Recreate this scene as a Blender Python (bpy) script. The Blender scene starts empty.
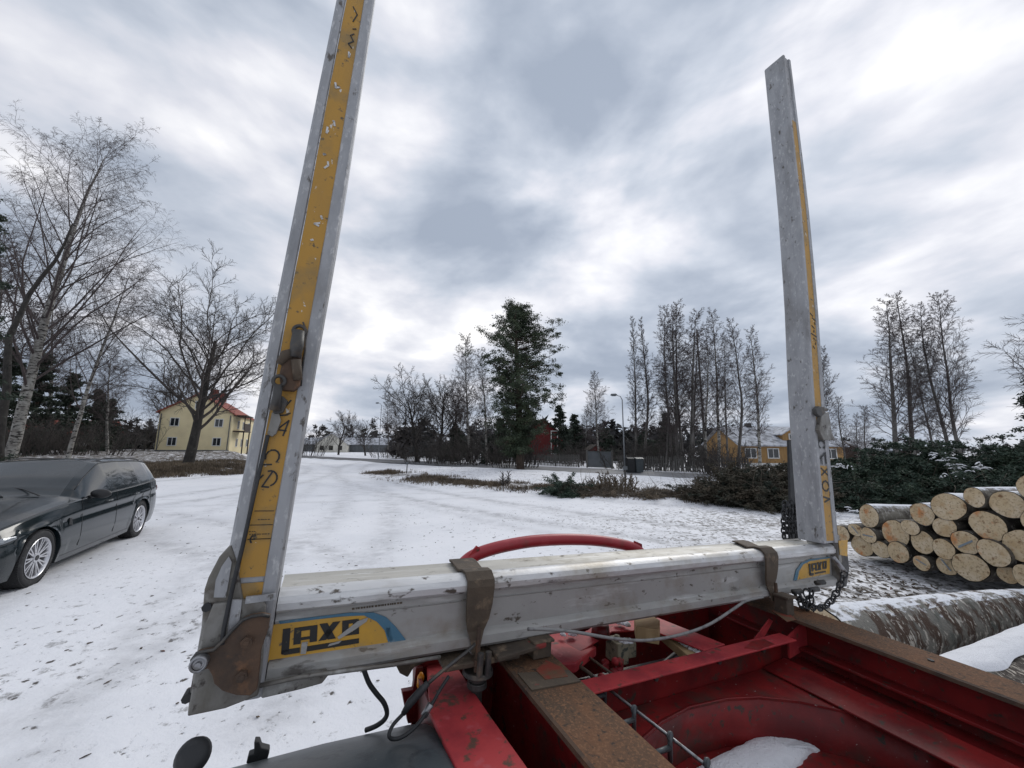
import bpy, bmesh, math, random
import numpy as np
from mathutils import Vector, Matrix
R_ = math.radians
scene = bpy.context.scene
COL = scene.collection

# ------------------------------------------------------------------ camera
CH = 1.82                                   # eye height above the yard
FPX = 385.0                                 # focal length in pixels of a 1024 px wide picture
def _n(v):
    v = np.array(v, float); return v/np.linalg.norm(v)
_W = _n([18, 2400, 385])                    # world up, seen from the camera (right, up, forward)
_F = _n(np.array([0, 0, 1.0]) - _W*_W[2]); _R = np.cross(_W, _F)
def c2w(q):                                 # camera axes -> world direction
    return np.array([q@_R, q@_F, q@_W])
camd = bpy.data.cameras.new('camera'); cam = bpy.data.objects.new('camera', camd); COL.objects.link(cam)
camd.sensor_width = 36.0; camd.lens = FPX*36.0/1024; camd.clip_start = 0.02; camd.clip_end = 3000
_r, _u, _f = c2w(np.array([1., 0, 0])), c2w(np.array([0, 1., 0])), c2w(np.array([0, 0, 1.]))
cam.matrix_world = Matrix(((_r[0], _u[0], -_f[0], 0), (_r[1], _u[1], -_f[1], 0), (_r[2], _u[2], -_f[2], CH), (0, 0, 0, 1)))
scene.camera = cam
scene.view_settings.view_transform = 'Standard'; scene.view_settings.look = 'None'
scene.view_settings.exposure = 0.27; scene.view_settings.gamma = 1.0

# ------------------------------------------------------------------ sky and sun
SUN_EL, SUN_AZ = 34, 28                     # degrees above the horizon, degrees right of straight ahead
world = bpy.data.worlds.new('World'); scene.world = world; world.use_nodes = True
wt = world.node_tree; wt.nodes.clear()
def WN(t, **k):
    n = wt.nodes.new(t)
    for a, b in k.items(): setattr(n, a, b)
    return n
def wmath(op, a, b=None, c=None):
    n = WN('ShaderNodeMath', operation=op)
    for i, v in enumerate((a, b, c)):
        if v is None: continue
        if isinstance(v, (int, float)): n.inputs[i].default_value = v
        else: wt.links.new(v, n.inputs[i])
    return n.outputs[0]
tc = WN('ShaderNodeTexCoord'); sp = WN('ShaderNodeSeparateXYZ'); wt.links.new(tc.outputs['Generated'], sp.inputs[0])
zz = wmath('ADD', wmath('MAXIMUM', sp.outputs[2], 0.0), 0.24)
cx, cy = wmath('DIVIDE', sp.outputs[0], zz), wmath('DIVIDE', sp.outputs[1], zz)
cb = WN('ShaderNodeCombineXYZ'); wt.links.new(cx, cb.inputs[0]); wt.links.new(cy, cb.inputs[1])
def wnoise(scale, detail, rough, off, dist=0.0, stretch=(1, 1, 1)):
    mp = WN('ShaderNodeMapping'); mp.inputs['Location'].default_value = off; mp.inputs['Scale'].default_value = stretch
    wt.links.new(cb.outputs[0], mp.inputs[0])
    n = WN('ShaderNodeTexNoise'); wt.links.new(mp.outputs[0], n.inputs['Vector'])
    n.inputs['Scale'].default_value = scale; n.inputs['Detail'].default_value = detail
    n.inputs['Roughness'].default_value = rough; n.inputs['Distortion'].default_value = dist
    return n.outputs['Fac']
n1 = wnoise(1.65, 5, 0.52, (3.1, 7.4, 0), 0.35, (1.0, 0.85, 1))
n2 = wnoise(0.55, 2, 0.5, (11.0, 2.3, 4), 0.2)
n3 = wnoise(4.0, 5, 0.55, (5.0, 1.3, 9), 0.3)
mp4 = WN('ShaderNodeMapping'); mp4.inputs['Location'].default_value = (4.1, 2.6, 0.9); mp4.inputs['Scale'].default_value = (1, 1, 2.3); wt.links.new(tc.outputs['Generated'], mp4.inputs[0])
n4_ = WN('ShaderNodeTexNoise'); wt.links.new(mp4.outputs[0], n4_.inputs['Vector']); n4_.inputs['Scale'].default_value = 2.6; n4_.inputs['Detail'].default_value = 6; n4_.inputs['Roughness'].default_value = 0.5; n4_.inputs['Distortion'].default_value = 0.2
n4 = n4_.outputs['Fac']
cl = wmath('ADD', wmath('ADD', wmath('ADD', wmath('MULTIPLY', n1, 0.33), wmath('MULTIPLY', n2, 0.15)), wmath('MULTIPLY', n3, 0.07)), wmath('MULTIPLY', n4, 0.45))
ramp = WN('ShaderNodeValToRGB'); wt.links.new(cl, ramp.inputs[0])
cr = ramp.color_ramp
cr.elements[0].position = 0.42; cr.elements[0].color = (0.295, 0.34, 0.42, 1)
cr.elements[1].position = 0.64; cr.elements[1].color = (1.0, 0.98, 0.95, 1)
for pos, c in ((0.462, (0.36, 0.405, 0.485)), (0.507, (0.47, 0.51, 0.585)), (0.546, (0.60, 0.615, 0.675)), (0.588, (0.745, 0.75, 0.785))):
    e = cr.elements.new(pos); e.color = (*c, 1)
# brighter where the sun stands behind the cloud
sd = Vector((math.sin(R_(SUN_AZ))*math.cos(R_(SUN_EL)), math.cos(R_(SUN_AZ))*math.cos(R_(SUN_EL)), math.sin(R_(SUN_EL))))
dp = WN('ShaderNodeVectorMath', operation='DOT_PRODUCT'); wt.links.new(tc.outputs['Generated'], dp.inputs[0]); dp.inputs[1].default_value = sd
glow = wmath('MULTIPLY', wmath('POWER', wmath('MAXIMUM', dp.outputs['Value'], 0.0), 3.0), 0.12)
gl = wmath('ADD', glow, 1.02)
mulc = WN('ShaderNodeVectorMath', operation='SCALE'); wt.links.new(ramp.outputs[0], mulc.inputs[0]); wt.links.new(gl, mulc.inputs['Scale'])
skyt = WN('ShaderNodeTexSky', sky_type='NISHITA'); skyt.sun_disc = False
skyt.sun_elevation = R_(SUN_EL); skyt.sun_rotation = R_(SUN_AZ)
bg_sky = WN('ShaderNodeBackground'); wt.links.new(skyt.outputs[0], bg_sky.inputs[0]); bg_sky.inputs[1].default_value = 0.05
bg_cl = WN('ShaderNodeBackground'); wt.links.new(mulc.outputs[0], bg_cl.inputs[0]); bg_cl.inputs[1].default_value = 1.0
mix = WN('ShaderNodeMixShader'); mix.inputs[0].default_value = 0.985
wt.links.new(bg_sky.outputs[0], mix.inputs[1]); wt.links.new(bg_cl.outputs[0], mix.inputs[2])
wo = WN('ShaderNodeOutputWorld'); wt.links.new(mix.outputs[0], wo.inputs[0])
sund = bpy.data.lights.new('sun', 'SUN'); sun = bpy.data.objects.new('sun', sund); COL.objects.link(sun)
sund.energy = 0.9; sund.angle = R_(22); sund.color = (1, 0.97, 0.92)
sun.rotation_euler = sd.to_track_quat('Z', 'Y').to_euler()

# ------------------------------------------------------------------ materials
def mat(name, base=(0.5, 0.5, 0.5), rough=0.6, metal=0.0, spec=0.5, layers=(), bump=None, coat=0.0, coords='Object', alpha=None):
    """layers: (colour, scale, low, high, detail, stretch[, seed]) noise-masked colours laid over the base."""
    m = bpy.data.materials.new(name); m.use_nodes = True
    nt = m.node_tree; b = nt.nodes['Principled BSDF']
    b.inputs['Roughness'].default_value = rough; b.inputs['Metallic'].default_value = metal
    b.inputs['Specular IOR Level'].default_value = spec; b.inputs['Coat Weight'].default_value = coat
    b.inputs['Coat Roughness'].default_value = 0.08
    tc = nt.nodes.new('ShaderNodeTexCoord'); oi = nt.nodes.new('ShaderNodeObjectInfo'); om = nt.nodes.new('ShaderNodeVectorMath'); om.operation = 'ADD'; sc_ = nt.nodes.new('ShaderNodeMath'); sc_.operation = 'MULTIPLY'; nt.links.new(oi.outputs['Random'], sc_.inputs[0]); sc_.inputs[1].default_value = 37.0
    nt.links.new(tc.outputs[coords], om.inputs[0]); nt.links.new(sc_.outputs[0], om.inputs[1])
    cur = None
    def noise(scale, detail, stretch, seed, rough=0.6):
        mp = nt.nodes.new('ShaderNodeMapping'); mp.inputs['Scale'].default_value = stretch; mp.inputs['Location'].default_value = (seed*3.7, seed*1.9, seed*5.3)
        nt.links.new(om.outputs[0], mp.inputs[0])
        n = nt.nodes.new('ShaderNodeTexNoise'); n.inputs['Scale'].default_value = scale; n.inputs['Detail'].default_value = detail; n.inputs['Roughness'].default_value = rough
        nt.links.new(mp.outputs[0], n.inputs['Vector']); return n.outputs['Fac']
    rgb = nt.nodes.new('ShaderNodeRGB'); rgb.outputs[0].default_value = (*base, 1); cur = rgb.outputs[0]
    for i, l in enumerate(layers):
        c, sc, lo, hi, det, st = l[:6]
        f = noise(sc, det, st, i+1 + (l[6] if len(l) > 6 else 0))
        mr = nt.nodes.new('ShaderNodeMapRange'); mr.inputs[1].default_value = lo; mr.inputs[2].default_value = hi
        nt.links.new(f, mr.inputs[0])
        mx = nt.nodes.new('ShaderNodeMix'); mx.data_type = 'RGBA'
        nt.links.new(mr.outputs[0], mx.inputs[0]); nt.links.new(cur, mx.inputs[6]); mx.inputs[7].default_value = (*c, 1)
        cur = mx.outputs[2]
    nt.links.new(cur, b.inputs['Base Color'])
    if bump:
        bn = nt.nodes.new('ShaderNodeBump'); bn.inputs['Strength'].default_value = bump[1]; bn.inputs['Distance'].default_value = bump[2]
        nt.links.new(noise(bump[0], 6, bump[3] if len(bump) > 3 else (1, 1, 1), 9, 0.65), bn.inputs['Height'])
        nt.links.new(bn.outputs[0], b.inputs['Normal'])
    m['cur'] = 1
    return m
def add_snow(m, lo=0.35, hi=0.62, scale=9.0, amount=0.25, col=(0.80, 0.82, 0.86)):
    """snow lies on whatever faces up"""
    nt = m.node_tree; b = nt.nodes['Principled BSDF']
    src = b.inputs['Base Color'].links[0].from_socket
    g = nt.nodes.new('ShaderNodeNewGeometry'); s = nt.nodes.new('ShaderNodeSeparateXYZ'); nt.links.new(g.outputs['True Normal'], s.inputs[0])
    tcc = nt.nodes.new('ShaderNodeNewGeometry'); n = nt.nodes.new('ShaderNodeTexNoise'); n.inputs['Scale'].default_value = scale; n.inputs['Detail'].default_value = 7; n.inputs['Roughness'].default_value = 0.7
    nt.links.new(tcc.outputs['Position'], n.inputs['Vector'])
    a = nt.nodes.new('ShaderNodeMath'); a.operation = 'MULTIPLY_ADD'; nt.links.new(n.outputs['Fac'], a.inputs[0]); a.inputs[1].default_value = amount*4; a.inputs[2].default_value = -amount*2
    ad = nt.nodes.new('ShaderNodeMath'); ad.operation = 'ADD'; nt.links.new(s.outputs[2], ad.inputs[0]); nt.links.new(a.outputs[0], ad.inputs[1])
    mr = nt.nodes.new('ShaderNodeMapRange'); mr.inputs[1].default_value = lo; mr.inputs[2].default_value = hi; nt.links.new(ad.outputs[0], mr.inputs[0])
    mx = nt.nodes.new('ShaderNodeMix'); mx.data_type = 'RGBA'; nt.links.new(mr.outputs[0], mx.inputs[0]); nt.links.new(src, mx.inputs[6]); mx.inputs[7].default_value = (*col, 1)
    nt.links.new(mx.outputs[2], b.inputs['Base Color'])
    return m

O1 = (1, 1, 1)
M = {}
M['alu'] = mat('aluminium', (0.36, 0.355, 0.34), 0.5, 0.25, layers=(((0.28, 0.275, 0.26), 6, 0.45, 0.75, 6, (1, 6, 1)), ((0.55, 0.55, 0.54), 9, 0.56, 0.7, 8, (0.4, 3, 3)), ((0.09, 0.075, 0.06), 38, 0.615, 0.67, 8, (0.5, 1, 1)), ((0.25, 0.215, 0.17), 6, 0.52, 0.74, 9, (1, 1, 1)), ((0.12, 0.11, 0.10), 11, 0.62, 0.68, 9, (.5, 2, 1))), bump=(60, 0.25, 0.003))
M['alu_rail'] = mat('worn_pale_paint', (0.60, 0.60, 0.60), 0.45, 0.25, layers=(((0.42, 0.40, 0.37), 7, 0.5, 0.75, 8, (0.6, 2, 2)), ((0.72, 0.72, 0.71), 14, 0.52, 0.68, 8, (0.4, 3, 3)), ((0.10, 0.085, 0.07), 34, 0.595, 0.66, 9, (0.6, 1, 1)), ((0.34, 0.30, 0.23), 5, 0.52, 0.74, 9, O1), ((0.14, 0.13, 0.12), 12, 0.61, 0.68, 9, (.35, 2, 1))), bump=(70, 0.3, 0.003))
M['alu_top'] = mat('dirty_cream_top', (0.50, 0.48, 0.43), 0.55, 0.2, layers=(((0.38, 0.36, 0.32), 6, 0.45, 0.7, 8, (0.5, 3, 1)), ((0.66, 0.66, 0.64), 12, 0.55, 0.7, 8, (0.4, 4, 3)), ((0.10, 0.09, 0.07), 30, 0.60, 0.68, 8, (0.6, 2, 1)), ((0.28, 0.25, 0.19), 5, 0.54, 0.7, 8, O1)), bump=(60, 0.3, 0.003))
M['alu_stake'] = mat('scratched_stake_aluminium', (0.34, 0.345, 0.355), 0.5, 0.25, layers=(((0.26, 0.265, 0.275), 9, 0.42, 0.66, 8, (3, 3, 0.8)), ((0.48, 0.48, 0.48), 40, 0.56, 0.68, 9, (2, 2, 0.9)), ((0.10, 0.09, 0.08), 34, 0.61, 0.67, 9, (1, 1, 0.5)), ((0.17, 0.165, 0.16), 5, 0.52, 0.74, 9, (1, 1, .4))), bump=(60, 0.3, 0.003))
M['alu_dirty'] = mat('dirty_grey_aluminium', (0.26, 0.255, 0.24), 0.55, 0.4, layers=(((0.15, 0.14, 0.12), 9, 0.42, 0.65, 8, (1, 1, 0.5)), ((0.42, 0.42, 0.40), 13, 0.58, 0.72, 8, O1), ((0.06, 0.05, 0.045), 30, 0.58, 0.66, 8, O1), ((0.10, .085, .07), 7, .5, .66, 9, O1)), bump=(50, 0.35, 0.004))
M['yellow'] = mat('yellow_tape', (0.42, 0.225, 0.032), 0.5, 0, layers=(((0.36, 0.20, 0.04), 9, 0.45, 0.7, 8, (2, 1, 0.5)), ((0.10, 0.075, 0.04), 45, 0.60, 0.66, 9, O1), ((0.24, 0.16, 0.06), 8, 0.52, 0.70, 9, O1), ((0.55, 0.53, 0.48), 24, 0.655, 0.67, 8, (2, 2, 1))), bump=(80, 0.2, 0.002))
M['sticker'] = mat('yellow_sticker', (0.56, 0.31, 0.04), 0.5, 0, layers=(((0.42, 0.25, 0.06), 12, 0.45, 0.75, 8, O1), ((0.14, 0.10, 0.06), 50, 0.61, 0.67, 9, O1), ((0.36, 0.25, 0.10), 16, .55, .68, 9, O1)))
M['blue'] = mat('blue_sticker', (0.06, 0.16, 0.24), 0.5, 0, layers=(((0.16, 0.22, 0.25), 30, 0.55, 0.7, 8, O1),))
M['ink'] = mat('black_lettering', (0.018, 0.018, 0.018), 0.5, 0, layers=(((0.15, 0.12, 0.05), 50, 0.62, 0.67, 8, O1),))
M['rust'] = mat('rusty_steel', (0.105, 0.062, 0.038), 0.75, 0.1, layers=(((0.055, 0.038, 0.028), 12, 0.42, 0.65, 8, O1), ((0.20, 0.10, 0.05), 22, 0.56, 0.72, 9, O1)), bump=(70, 0.5, 0.004))
M['mudbrown'] = mat('mud_brown_steel', (0.092, 0.068, 0.046), 0.8, 0.0, layers=(((0.05, 0.038, 0.028), 8, 0.42, 0.66, 8, O1), ((0.18, 0.13, 0.085), 26, 0.56, 0.70, 9, O1), ((0.22, 0.03, 0.025), 7, 0.66, 0.70, 6, O1)), bump=(60, 0.5, 0.004))
M['railtop'] = mat('rusty_rail_top', (0.150, 0.074, 0.040), 0.8, 0.0, spec=0.15, layers=(((0.080, 0.055, 0.038), 5, 0.42, 0.62, 8, (1, 0.5, 1)), ((0.20, 0.105, 0.058), 160, 0.50, 0.66, 6, O1), ((0.05, 0.038, 0.03), 60, .56, .66, 6, O1), ((0.30, 0.05, 0.035), 6, 0.68, 0.72, 6, O1)), bump=(120, 0.5, 0.003))
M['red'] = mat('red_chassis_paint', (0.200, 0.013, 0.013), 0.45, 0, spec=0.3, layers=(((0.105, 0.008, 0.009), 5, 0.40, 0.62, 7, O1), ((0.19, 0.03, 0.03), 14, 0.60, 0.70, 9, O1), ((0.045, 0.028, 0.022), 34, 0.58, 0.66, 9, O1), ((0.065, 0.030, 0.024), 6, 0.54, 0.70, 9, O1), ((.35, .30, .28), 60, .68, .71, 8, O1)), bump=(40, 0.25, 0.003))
M['redpink'] = mat('faded_and_lit_red', (0.42, 0.042, 0.046), 0.55, 0, spec=0.3, layers=(((0.24, 0.022, 0.030), 6, 0.42, 0.62, 8, O1), ((0.10, 0.05, 0.035), 26, 0.58, 0.66, 9, O1), ((0.42, 0.07, 0.08), 18, 0.60, 0.68, 9, O1)), bump=(40, 0.2, 0.003))  # faded red; the brightness of upward faces is also put into this colour
M['black'] = mat('black_rubber', (0.018, 0.019, 0.021), 0.6, 0, layers=(((0.045, 0.045, 0.045), 20, 0.5, 0.75, 8, O1),), bump=(50, 0.3, 0.003))
M['plastic'] = mat('grey_plastic_fender', (0.055, 0.068, 0.075), 0.42, 0, layers=(((0.085, 0.09, 0.09), 7, 0.45, 0.7, 8, O1), ((0.03, 0.035, 0.04), 25, 0.55, 0.7, 9, O1), ((0.16, 0.15, 0.13), 60, 0.68, 0.74, 8, O1)), bump=(90, 0.25, 0.002))
M['steel'] = mat('grey_steel', (0.30, 0.30, 0.31), 0.38, 0.8, layers=(((0.12, 0.11, 0.10), 30, 0.5, 0.66, 8, O1),))
M['darksteel'] = mat('dark_greasy_steel', (0.07, 0.068, 0.065), 0.5, 0.4, layers=(((0.15, 0.12, 0.09), 22, 0.52, 0.7, 9, O1), ((0.03, 0.03, 0.03), 12, 0.5, 0.7, 8, O1)), bump=(60, 0.4, 0.004))
M['rope'] = mat('grey_hose', (0.22, 0.22, 0.215), 0.6, 0.1, layers=(((0.10, 0.10, 0.10), 40, 0.5, 0.7, 6, O1),))
M['wood_block'] = mat('raw_wood', (0.42, 0.30, 0.16), 0.8, 0, layers=(((0.30, 0.20, 0.10), 8, 0.4, 0.7, 6, (1, 6, 1)),))
M['orange'] = mat('orange_reflector', (0.75, 0.28, 0.02), 0.3)
M['snowlump'] = mat('snow_lump', (0.80, 0.81, 0.84), 0.75, 0, layers=(((0.66, 0.67, 0.70), 12, 0.5, 0.75, 8, O1), ((.5, .48, .46), 70, .66, .70, 8, O1)), bump=(110, 1.0, 0.008))
# car
M['paint'] = mat('dark_car_paint', (0.004, 0.010, 0.013), 0.16, 0.0, spec=0.3, layers=(((0.010, 0.014, 0.016), 2.5, 0.45, 0.8, 8, O1),), coat=0.45)
M['screen'] = mat('misted_windscreen', (0.040, 0.046, 0.050), 0.22, 0, spec=0.5, layers=(((0.028, 0.033, 0.036), 2, .4, .7, 4, O1),))
M['glass'] = mat('car_glass', (0.014, 0.020, 0.024), 0.03, 0, spec=0.7)
M['trim'] = mat('black_trim', (0.012, 0.012, 0.013), 0.4)
M['chrome'] = mat('bright_trim', (0.6, 0.6, 0.62), 0.15, 1.0)
M['tyre'] = mat('tyre_rubber', (0.020, 0.020, 0.021), 0.8, 0, layers=(((0.07, 0.07, 0.07), 20, 0.55, 0.75, 8, O1),), bump=(60, 0.4, 0.004))
M['rim'] = mat('silver_alloy', (0.62, 0.62, 0.64), 0.3, 0.8)
M['lamp'] = mat('lamp_lens', (0.25, 0.27, 0.29), 0.08, 0.3)
M['ledwhite'] = mat('white_light_strip', (0.85, 0.87, 0.9), 0.2)
M['redlens'] = mat('red_lens', (0.18, 0.01, 0.012), 0.12)
# nature
M['birch'] = mat('birch_bark', (0.36, 0.35, 0.32), 0.85, 0, layers=(((0.20, 0.185, 0.165), 3, 0.42, 0.62, 7, (1, 1, 1)), ((0.035, 0.03, 0.028), 3.2, 0.53, 0.58, 8, (1, 1, 3))), bump=(20, 0.5, 0.02))
M['birchtwig'] = mat('birch_twigs', (0.095, 0.075, 0.072), 0.85, 0, layers=(((0.055, 0.043, 0.042), 1.5, 0.4, 0.7, 4, O1),))
M['oakbark'] = mat('dark_oak_bark', (0.045, 0.040, 0.035), 0.9, 0, layers=(((0.022, 0.02, 0.018), 6, 0.4, 0.65, 7, (1, 1, .4)), ((0.09, 0.095, 0.08), 5, 0.6, 0.75, 7, O1)), bump=(14, 0.8, 0.03))
M['twig'] = mat('grey_brown_twigs', (0.080, 0.068, 0.060), 0.88, 0, layers=(((0.03, 0.027, 0.025), 1.2, 0.4, 0.7, 4, O1),))
M['greybark'] = mat('grey_bark', (0.17, 0.16, 0.148), 0.9, 0, layers=(((0.07, 0.063, 0.058), 5, 0.4, 0.7, 7, (1, 1, .4)),), bump=(14, 0.7, 0.03))
M['pinebark'] = mat('pine_bark', (0.085, 0.058, 0.042), 0.9, 0, layers=(((0.03, 0.025, 0.02), 6, 0.4, 0.65, 7, (1, 1, .4)), ((0.14, 0.08, 0.05), 2, 0.55, 0.8, 7, O1)), bump=(14, 0.8, 0.03))
M['needles'] = mat('pine_needles', (0.044, 0.064, 0.034), 0.75, 0, layers=(((0.080, 0.098, 0.048), 1.1, 0.48, 0.68, 4, O1), ((0.016, 0.026, 0.018), 0.8, 0.5, 0.7, 4, O1, 4)))
M['sprucen'] = mat('spruce_needles', (0.032, 0.046, 0.032), 0.8, 0, layers=(((0.050, 0.066, 0.042), 1.4, 0.48, 0.68, 4, O1), ((0.045, 0.035, 0.025), 0.9, 0.60, 0.72, 4, O1, 4)))
M['brushg'] = mat('cut_spruce_boughs', (0.030, 0.052, 0.034), 0.75, 0, layers=(((0.060, 0.088, 0.050), 2.2, 0.5, 0.68, 5, O1), ((0.045, 0.038, 0.026), 1.3, 0.58, 0.70, 5, O1, 4)))
M['brushb'] = mat('browned_boughs', (0.050, 0.044, 0.028), 0.8, 0, layers=(((0.085, 0.065, 0.042), 2.0, 0.48, 0.62, 5, O1), ((0.022, 0.032, 0.022), 1.5, 0.5, 0.62, 5, O1, 4)))
M['brusht'] = mat('dead_sticks', (0.15, 0.125, 0.095), 0.85, 0, layers=(((0.06, 0.048, 0.038), 1.8, 0.42, 0.62, 5, O1),))
M['drygrass'] = mat('dry_brown_grass', (0.17, 0.132, 0.09), 0.9, 0, layers=(((0.085, 0.066, 0.048), 1.3, 0.4, 0.65, 5, O1), ((0.27, 0.22, 0.155), 3.0, 0.58, 0.72, 5, O1)))
M['cutend'] = mat('sawn_birch_end', (0.53, 0.415, 0.265), 0.9, 0, spec=.2, layers=(((0.60, 0.50, 0.36), 5, 0.46, 0.66, 6, O1), ((0.46, 0.33, 0.19), 7, .52, .66, 8, O1), ((0.50, 0.22, 0.09), 3.6, 0.59, 0.68, 6, O1), ((0.22, 0.13, 0.07), 11, 0.60, 0.66, 8, O1), ((.30, .22, .13), 40, .52, .66, 6, (.3, 1, 1))), coords='Object')
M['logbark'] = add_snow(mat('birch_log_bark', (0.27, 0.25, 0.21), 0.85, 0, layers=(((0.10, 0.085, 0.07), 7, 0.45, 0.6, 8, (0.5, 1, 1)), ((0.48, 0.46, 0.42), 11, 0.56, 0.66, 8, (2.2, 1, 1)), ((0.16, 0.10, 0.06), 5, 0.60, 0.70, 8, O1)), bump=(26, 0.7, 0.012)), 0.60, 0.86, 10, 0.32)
M['bigbark'] = add_snow(mat('rough_birch_bark', (0.20, 0.19, 0.165), 0.88, 0, layers=(((0.075, 0.045, 0.030), 6, 0.46, 0.54, 9, (1.6, .7, .7)), ((0.50, 0.46, 0.40), 15, 0.56, 0.60, 8, (1.8, .9, .9)), ((0.10, 0.11, 0.095), 5, 0.55, 0.7, 8, O1)), bump=(24, 0.9, 0.02)), 0.84, 0.98, 7, 0.34)
M['nearbark'] = mat('mottled_birch_bark', (0.16, 0.145, 0.12), 0.9, 0, layers=(((0.06, 0.045, 0.035), 10, 0.46, 0.56, 9, (1.2, .7, .7)), ((0.50, 0.45, 0.38), 26, 0.55, 0.60, 8, (1.8, .8, .8)), ((0.07, 0.075, 0.06), 4, 0.5, 0.66, 8, O1)), bump=(30, 1.0, 0.025))
M['pilebark'] = mat('shaded_log_bark', (0.13, 0.115, 0.095), 0.9, 0, layers=(((0.05, 0.042, 0.035), 7, 0.42, 0.58, 8, (0.5, 1, 1)), ((0.36, 0.34, 0.30), 11, 0.58, 0.66, 8, (2.2, 1, 1))), bump=(26, 0.7, 0.012))  # darker bark copy: shade of the gaps between stacked logs is in the colour
M['bluepaint'] = mat('blue_grey_paint_mark', (0.20, 0.24, 0.27), 0.8)
# buildings
M['ywall'] = mat('yellow_render', (0.80, 0.69, 0.43), 0.85, 0, layers=(((0.70, 0.60, 0.37), 0.8, 0.4, 0.7, 6, O1),))
M['ochre'] = mat('ochre_boards', (0.38, 0.225, 0.085), 0.8, 0, layers=(((0.29, 0.165, 0.06), 3, 0.4, 0.7, 6, (4, 4, 0.3)),))
M['barnred'] = mat('barn_red_boards', (0.16, 0.02, 0.018), 0.85, 0, layers=(((0.09, 0.015, 0.014), 4, 0.4, 0.7, 5, (4, 4, .3)),))
M['whitew'] = mat('white_boards', (0.62, 0.60, 0.53), 0.7, 0, layers=(((0.5, 0.48, 0.42), 3, 0.4, 0.7, 5, O1),))
M['beigew'] = mat('weathered_beige_wall', (0.20, 0.19, 0.14), 0.85, 0, layers=(((0.12, 0.12, 0.09), 2, 0.4, 0.7, 5, O1),))
M['greyw'] = mat('grey_wall', (0.13, 0.14, 0.15), 0.8, 0, layers=(((0.09, 0.10, 0.10), 2, 0.4, 0.7, 5, O1),))
M['redroof'] = mat('red_tile_roof', (0.30, 0.075, 0.045), 0.8, 0, layers=(((0.20, 0.05, 0.035), 3, 0.4, 0.7, 5, O1),), bump=(8, 0.5, 0.04))
M['snowroof'] = mat('snow_dusted_roof', (0.50, 0.52, 0.56), 0.8, 0, layers=(((0.20, 0.205, 0.22), 1.6, 0.46, 0.60, 8, (1, 1, 1)),))
M['darktrim'] = mat('dark_brown_boards', (0.05, 0.035, 0.028), 0.8)
M['brick'] = mat('chimney_brick', (0.20, 0.055, 0.04), 0.85)
M['pane'] = mat('window_pane', (0.02, 0.024, 0.028), 0.08, 0, spec=0.7)
M['wtrim'] = mat('white_trim', (0.68, 0.68, 0.66), 0.6)
M['fencew'] = mat('weathered_fence', (0.13, 0.125, 0.115), 0.9, 0, layers=(((0.08, 0.075, 0.07), 2, 0.4, 0.7, 6, (6, 6, .5)), ((0.20, 0.19, 0.18), 3, 0.6, 0.7, 5, O1)))
M['asphalt'] = mat('wet_asphalt_with_slush', (0.062, 0.063, 0.067), 0.6, 0, layers=(((0.38, 0.39, 0.42), 0.7, 0.52, 0.66, 8, (1, 1, 1)), ((0.12, 0.12, 0.125), 3, 0.45, 0.7, 8, O1)), coords='Generated')
M['pole'] = mat('galvanised_pole', (0.22, 0.23, 0.24), 0.5, 0.4)

# ------------------------------------------------------------------ mesh helpers
def mesh_obj(name, verts, faces, material, parent=None, smooth=False, loc=None, mats=None, fm=None):
    me = bpy.data.meshes.new(name)
    if isinstance(verts, np.ndarray) and isinstance(faces, np.ndarray):
        nv, nf, k = len(verts), len(faces), faces.shape[1]
        me.vertices.add(nv); me.vertices.foreach_set('co', verts.astype(np.float32).ravel())
        me.loops.add(nf*k); me.loops.foreach_set('vertex_index', faces.astype(np.int32).ravel())
        me.polygons.add(nf); me.polygons.foreach_set('loop_start', np.arange(0, nf*k, k, dtype=np.int32)); me.polygons.foreach_set('loop_total', np.full(nf, k, dtype=np.int32))
        me.update(calc_edges=True); me.validate()
    else:
        me.from_pydata([tuple(v) for v in verts], [], [tuple(f) for f in faces]); me.update()
    if smooth: me.polygons.foreach_set('use_smooth', [True]*len(me.polygons))
    for m in (mats or [material]): me.materials.append(m)
    if fm is not None: me.polygons.foreach_set('material_index', fm)
    o = bpy.data.objects.new(name, me); COL.objects.link(o)
    if parent is not None: o.parent = parent
    if loc is not None: o.location = loc
    return o
def tag(o, label=None, cat=None, group=None, kind=None):
    if label: o['label'] = label
    if cat: o['category'] = cat
    if group: o['group'] = group
    if kind: o['kind'] = kind
    return o
def empty(name, loc=(0, 0, 0), rz=0, label=None, cat=None, group=None):
    o = bpy.data.objects.new(name, None); COL.objects.link(o); o.location = loc; o.rotation_euler = (0, 0, rz); o.empty_display_size = 0.2
    return tag(o, label, cat, group)
def copy_tree(o, parent=None):
    c = o.copy(); COL.objects.link(c)
    if parent is not None: c.parent = parent
    for ch in list(o.children): copy_tree(ch, c)
    return c
def cr(pts, n=5):
    """smooth curve through the points"""
    P_ = [Vector(p) for p in pts]; P_ = [P_[0]]+P_+[P_[-1]]; out = []
    for i in range(1, len(P_)-2):
        a, b, c, d = P_[i-1:i+3]
        for j in range(n):
            t = j/n; out.append(.5*((2*b)+(c-a)*t+(2*a-5*b+4*c-d)*t*t+(3*b-a-3*c+d)*t**3))
    return out+[P_[-1]]
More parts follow.
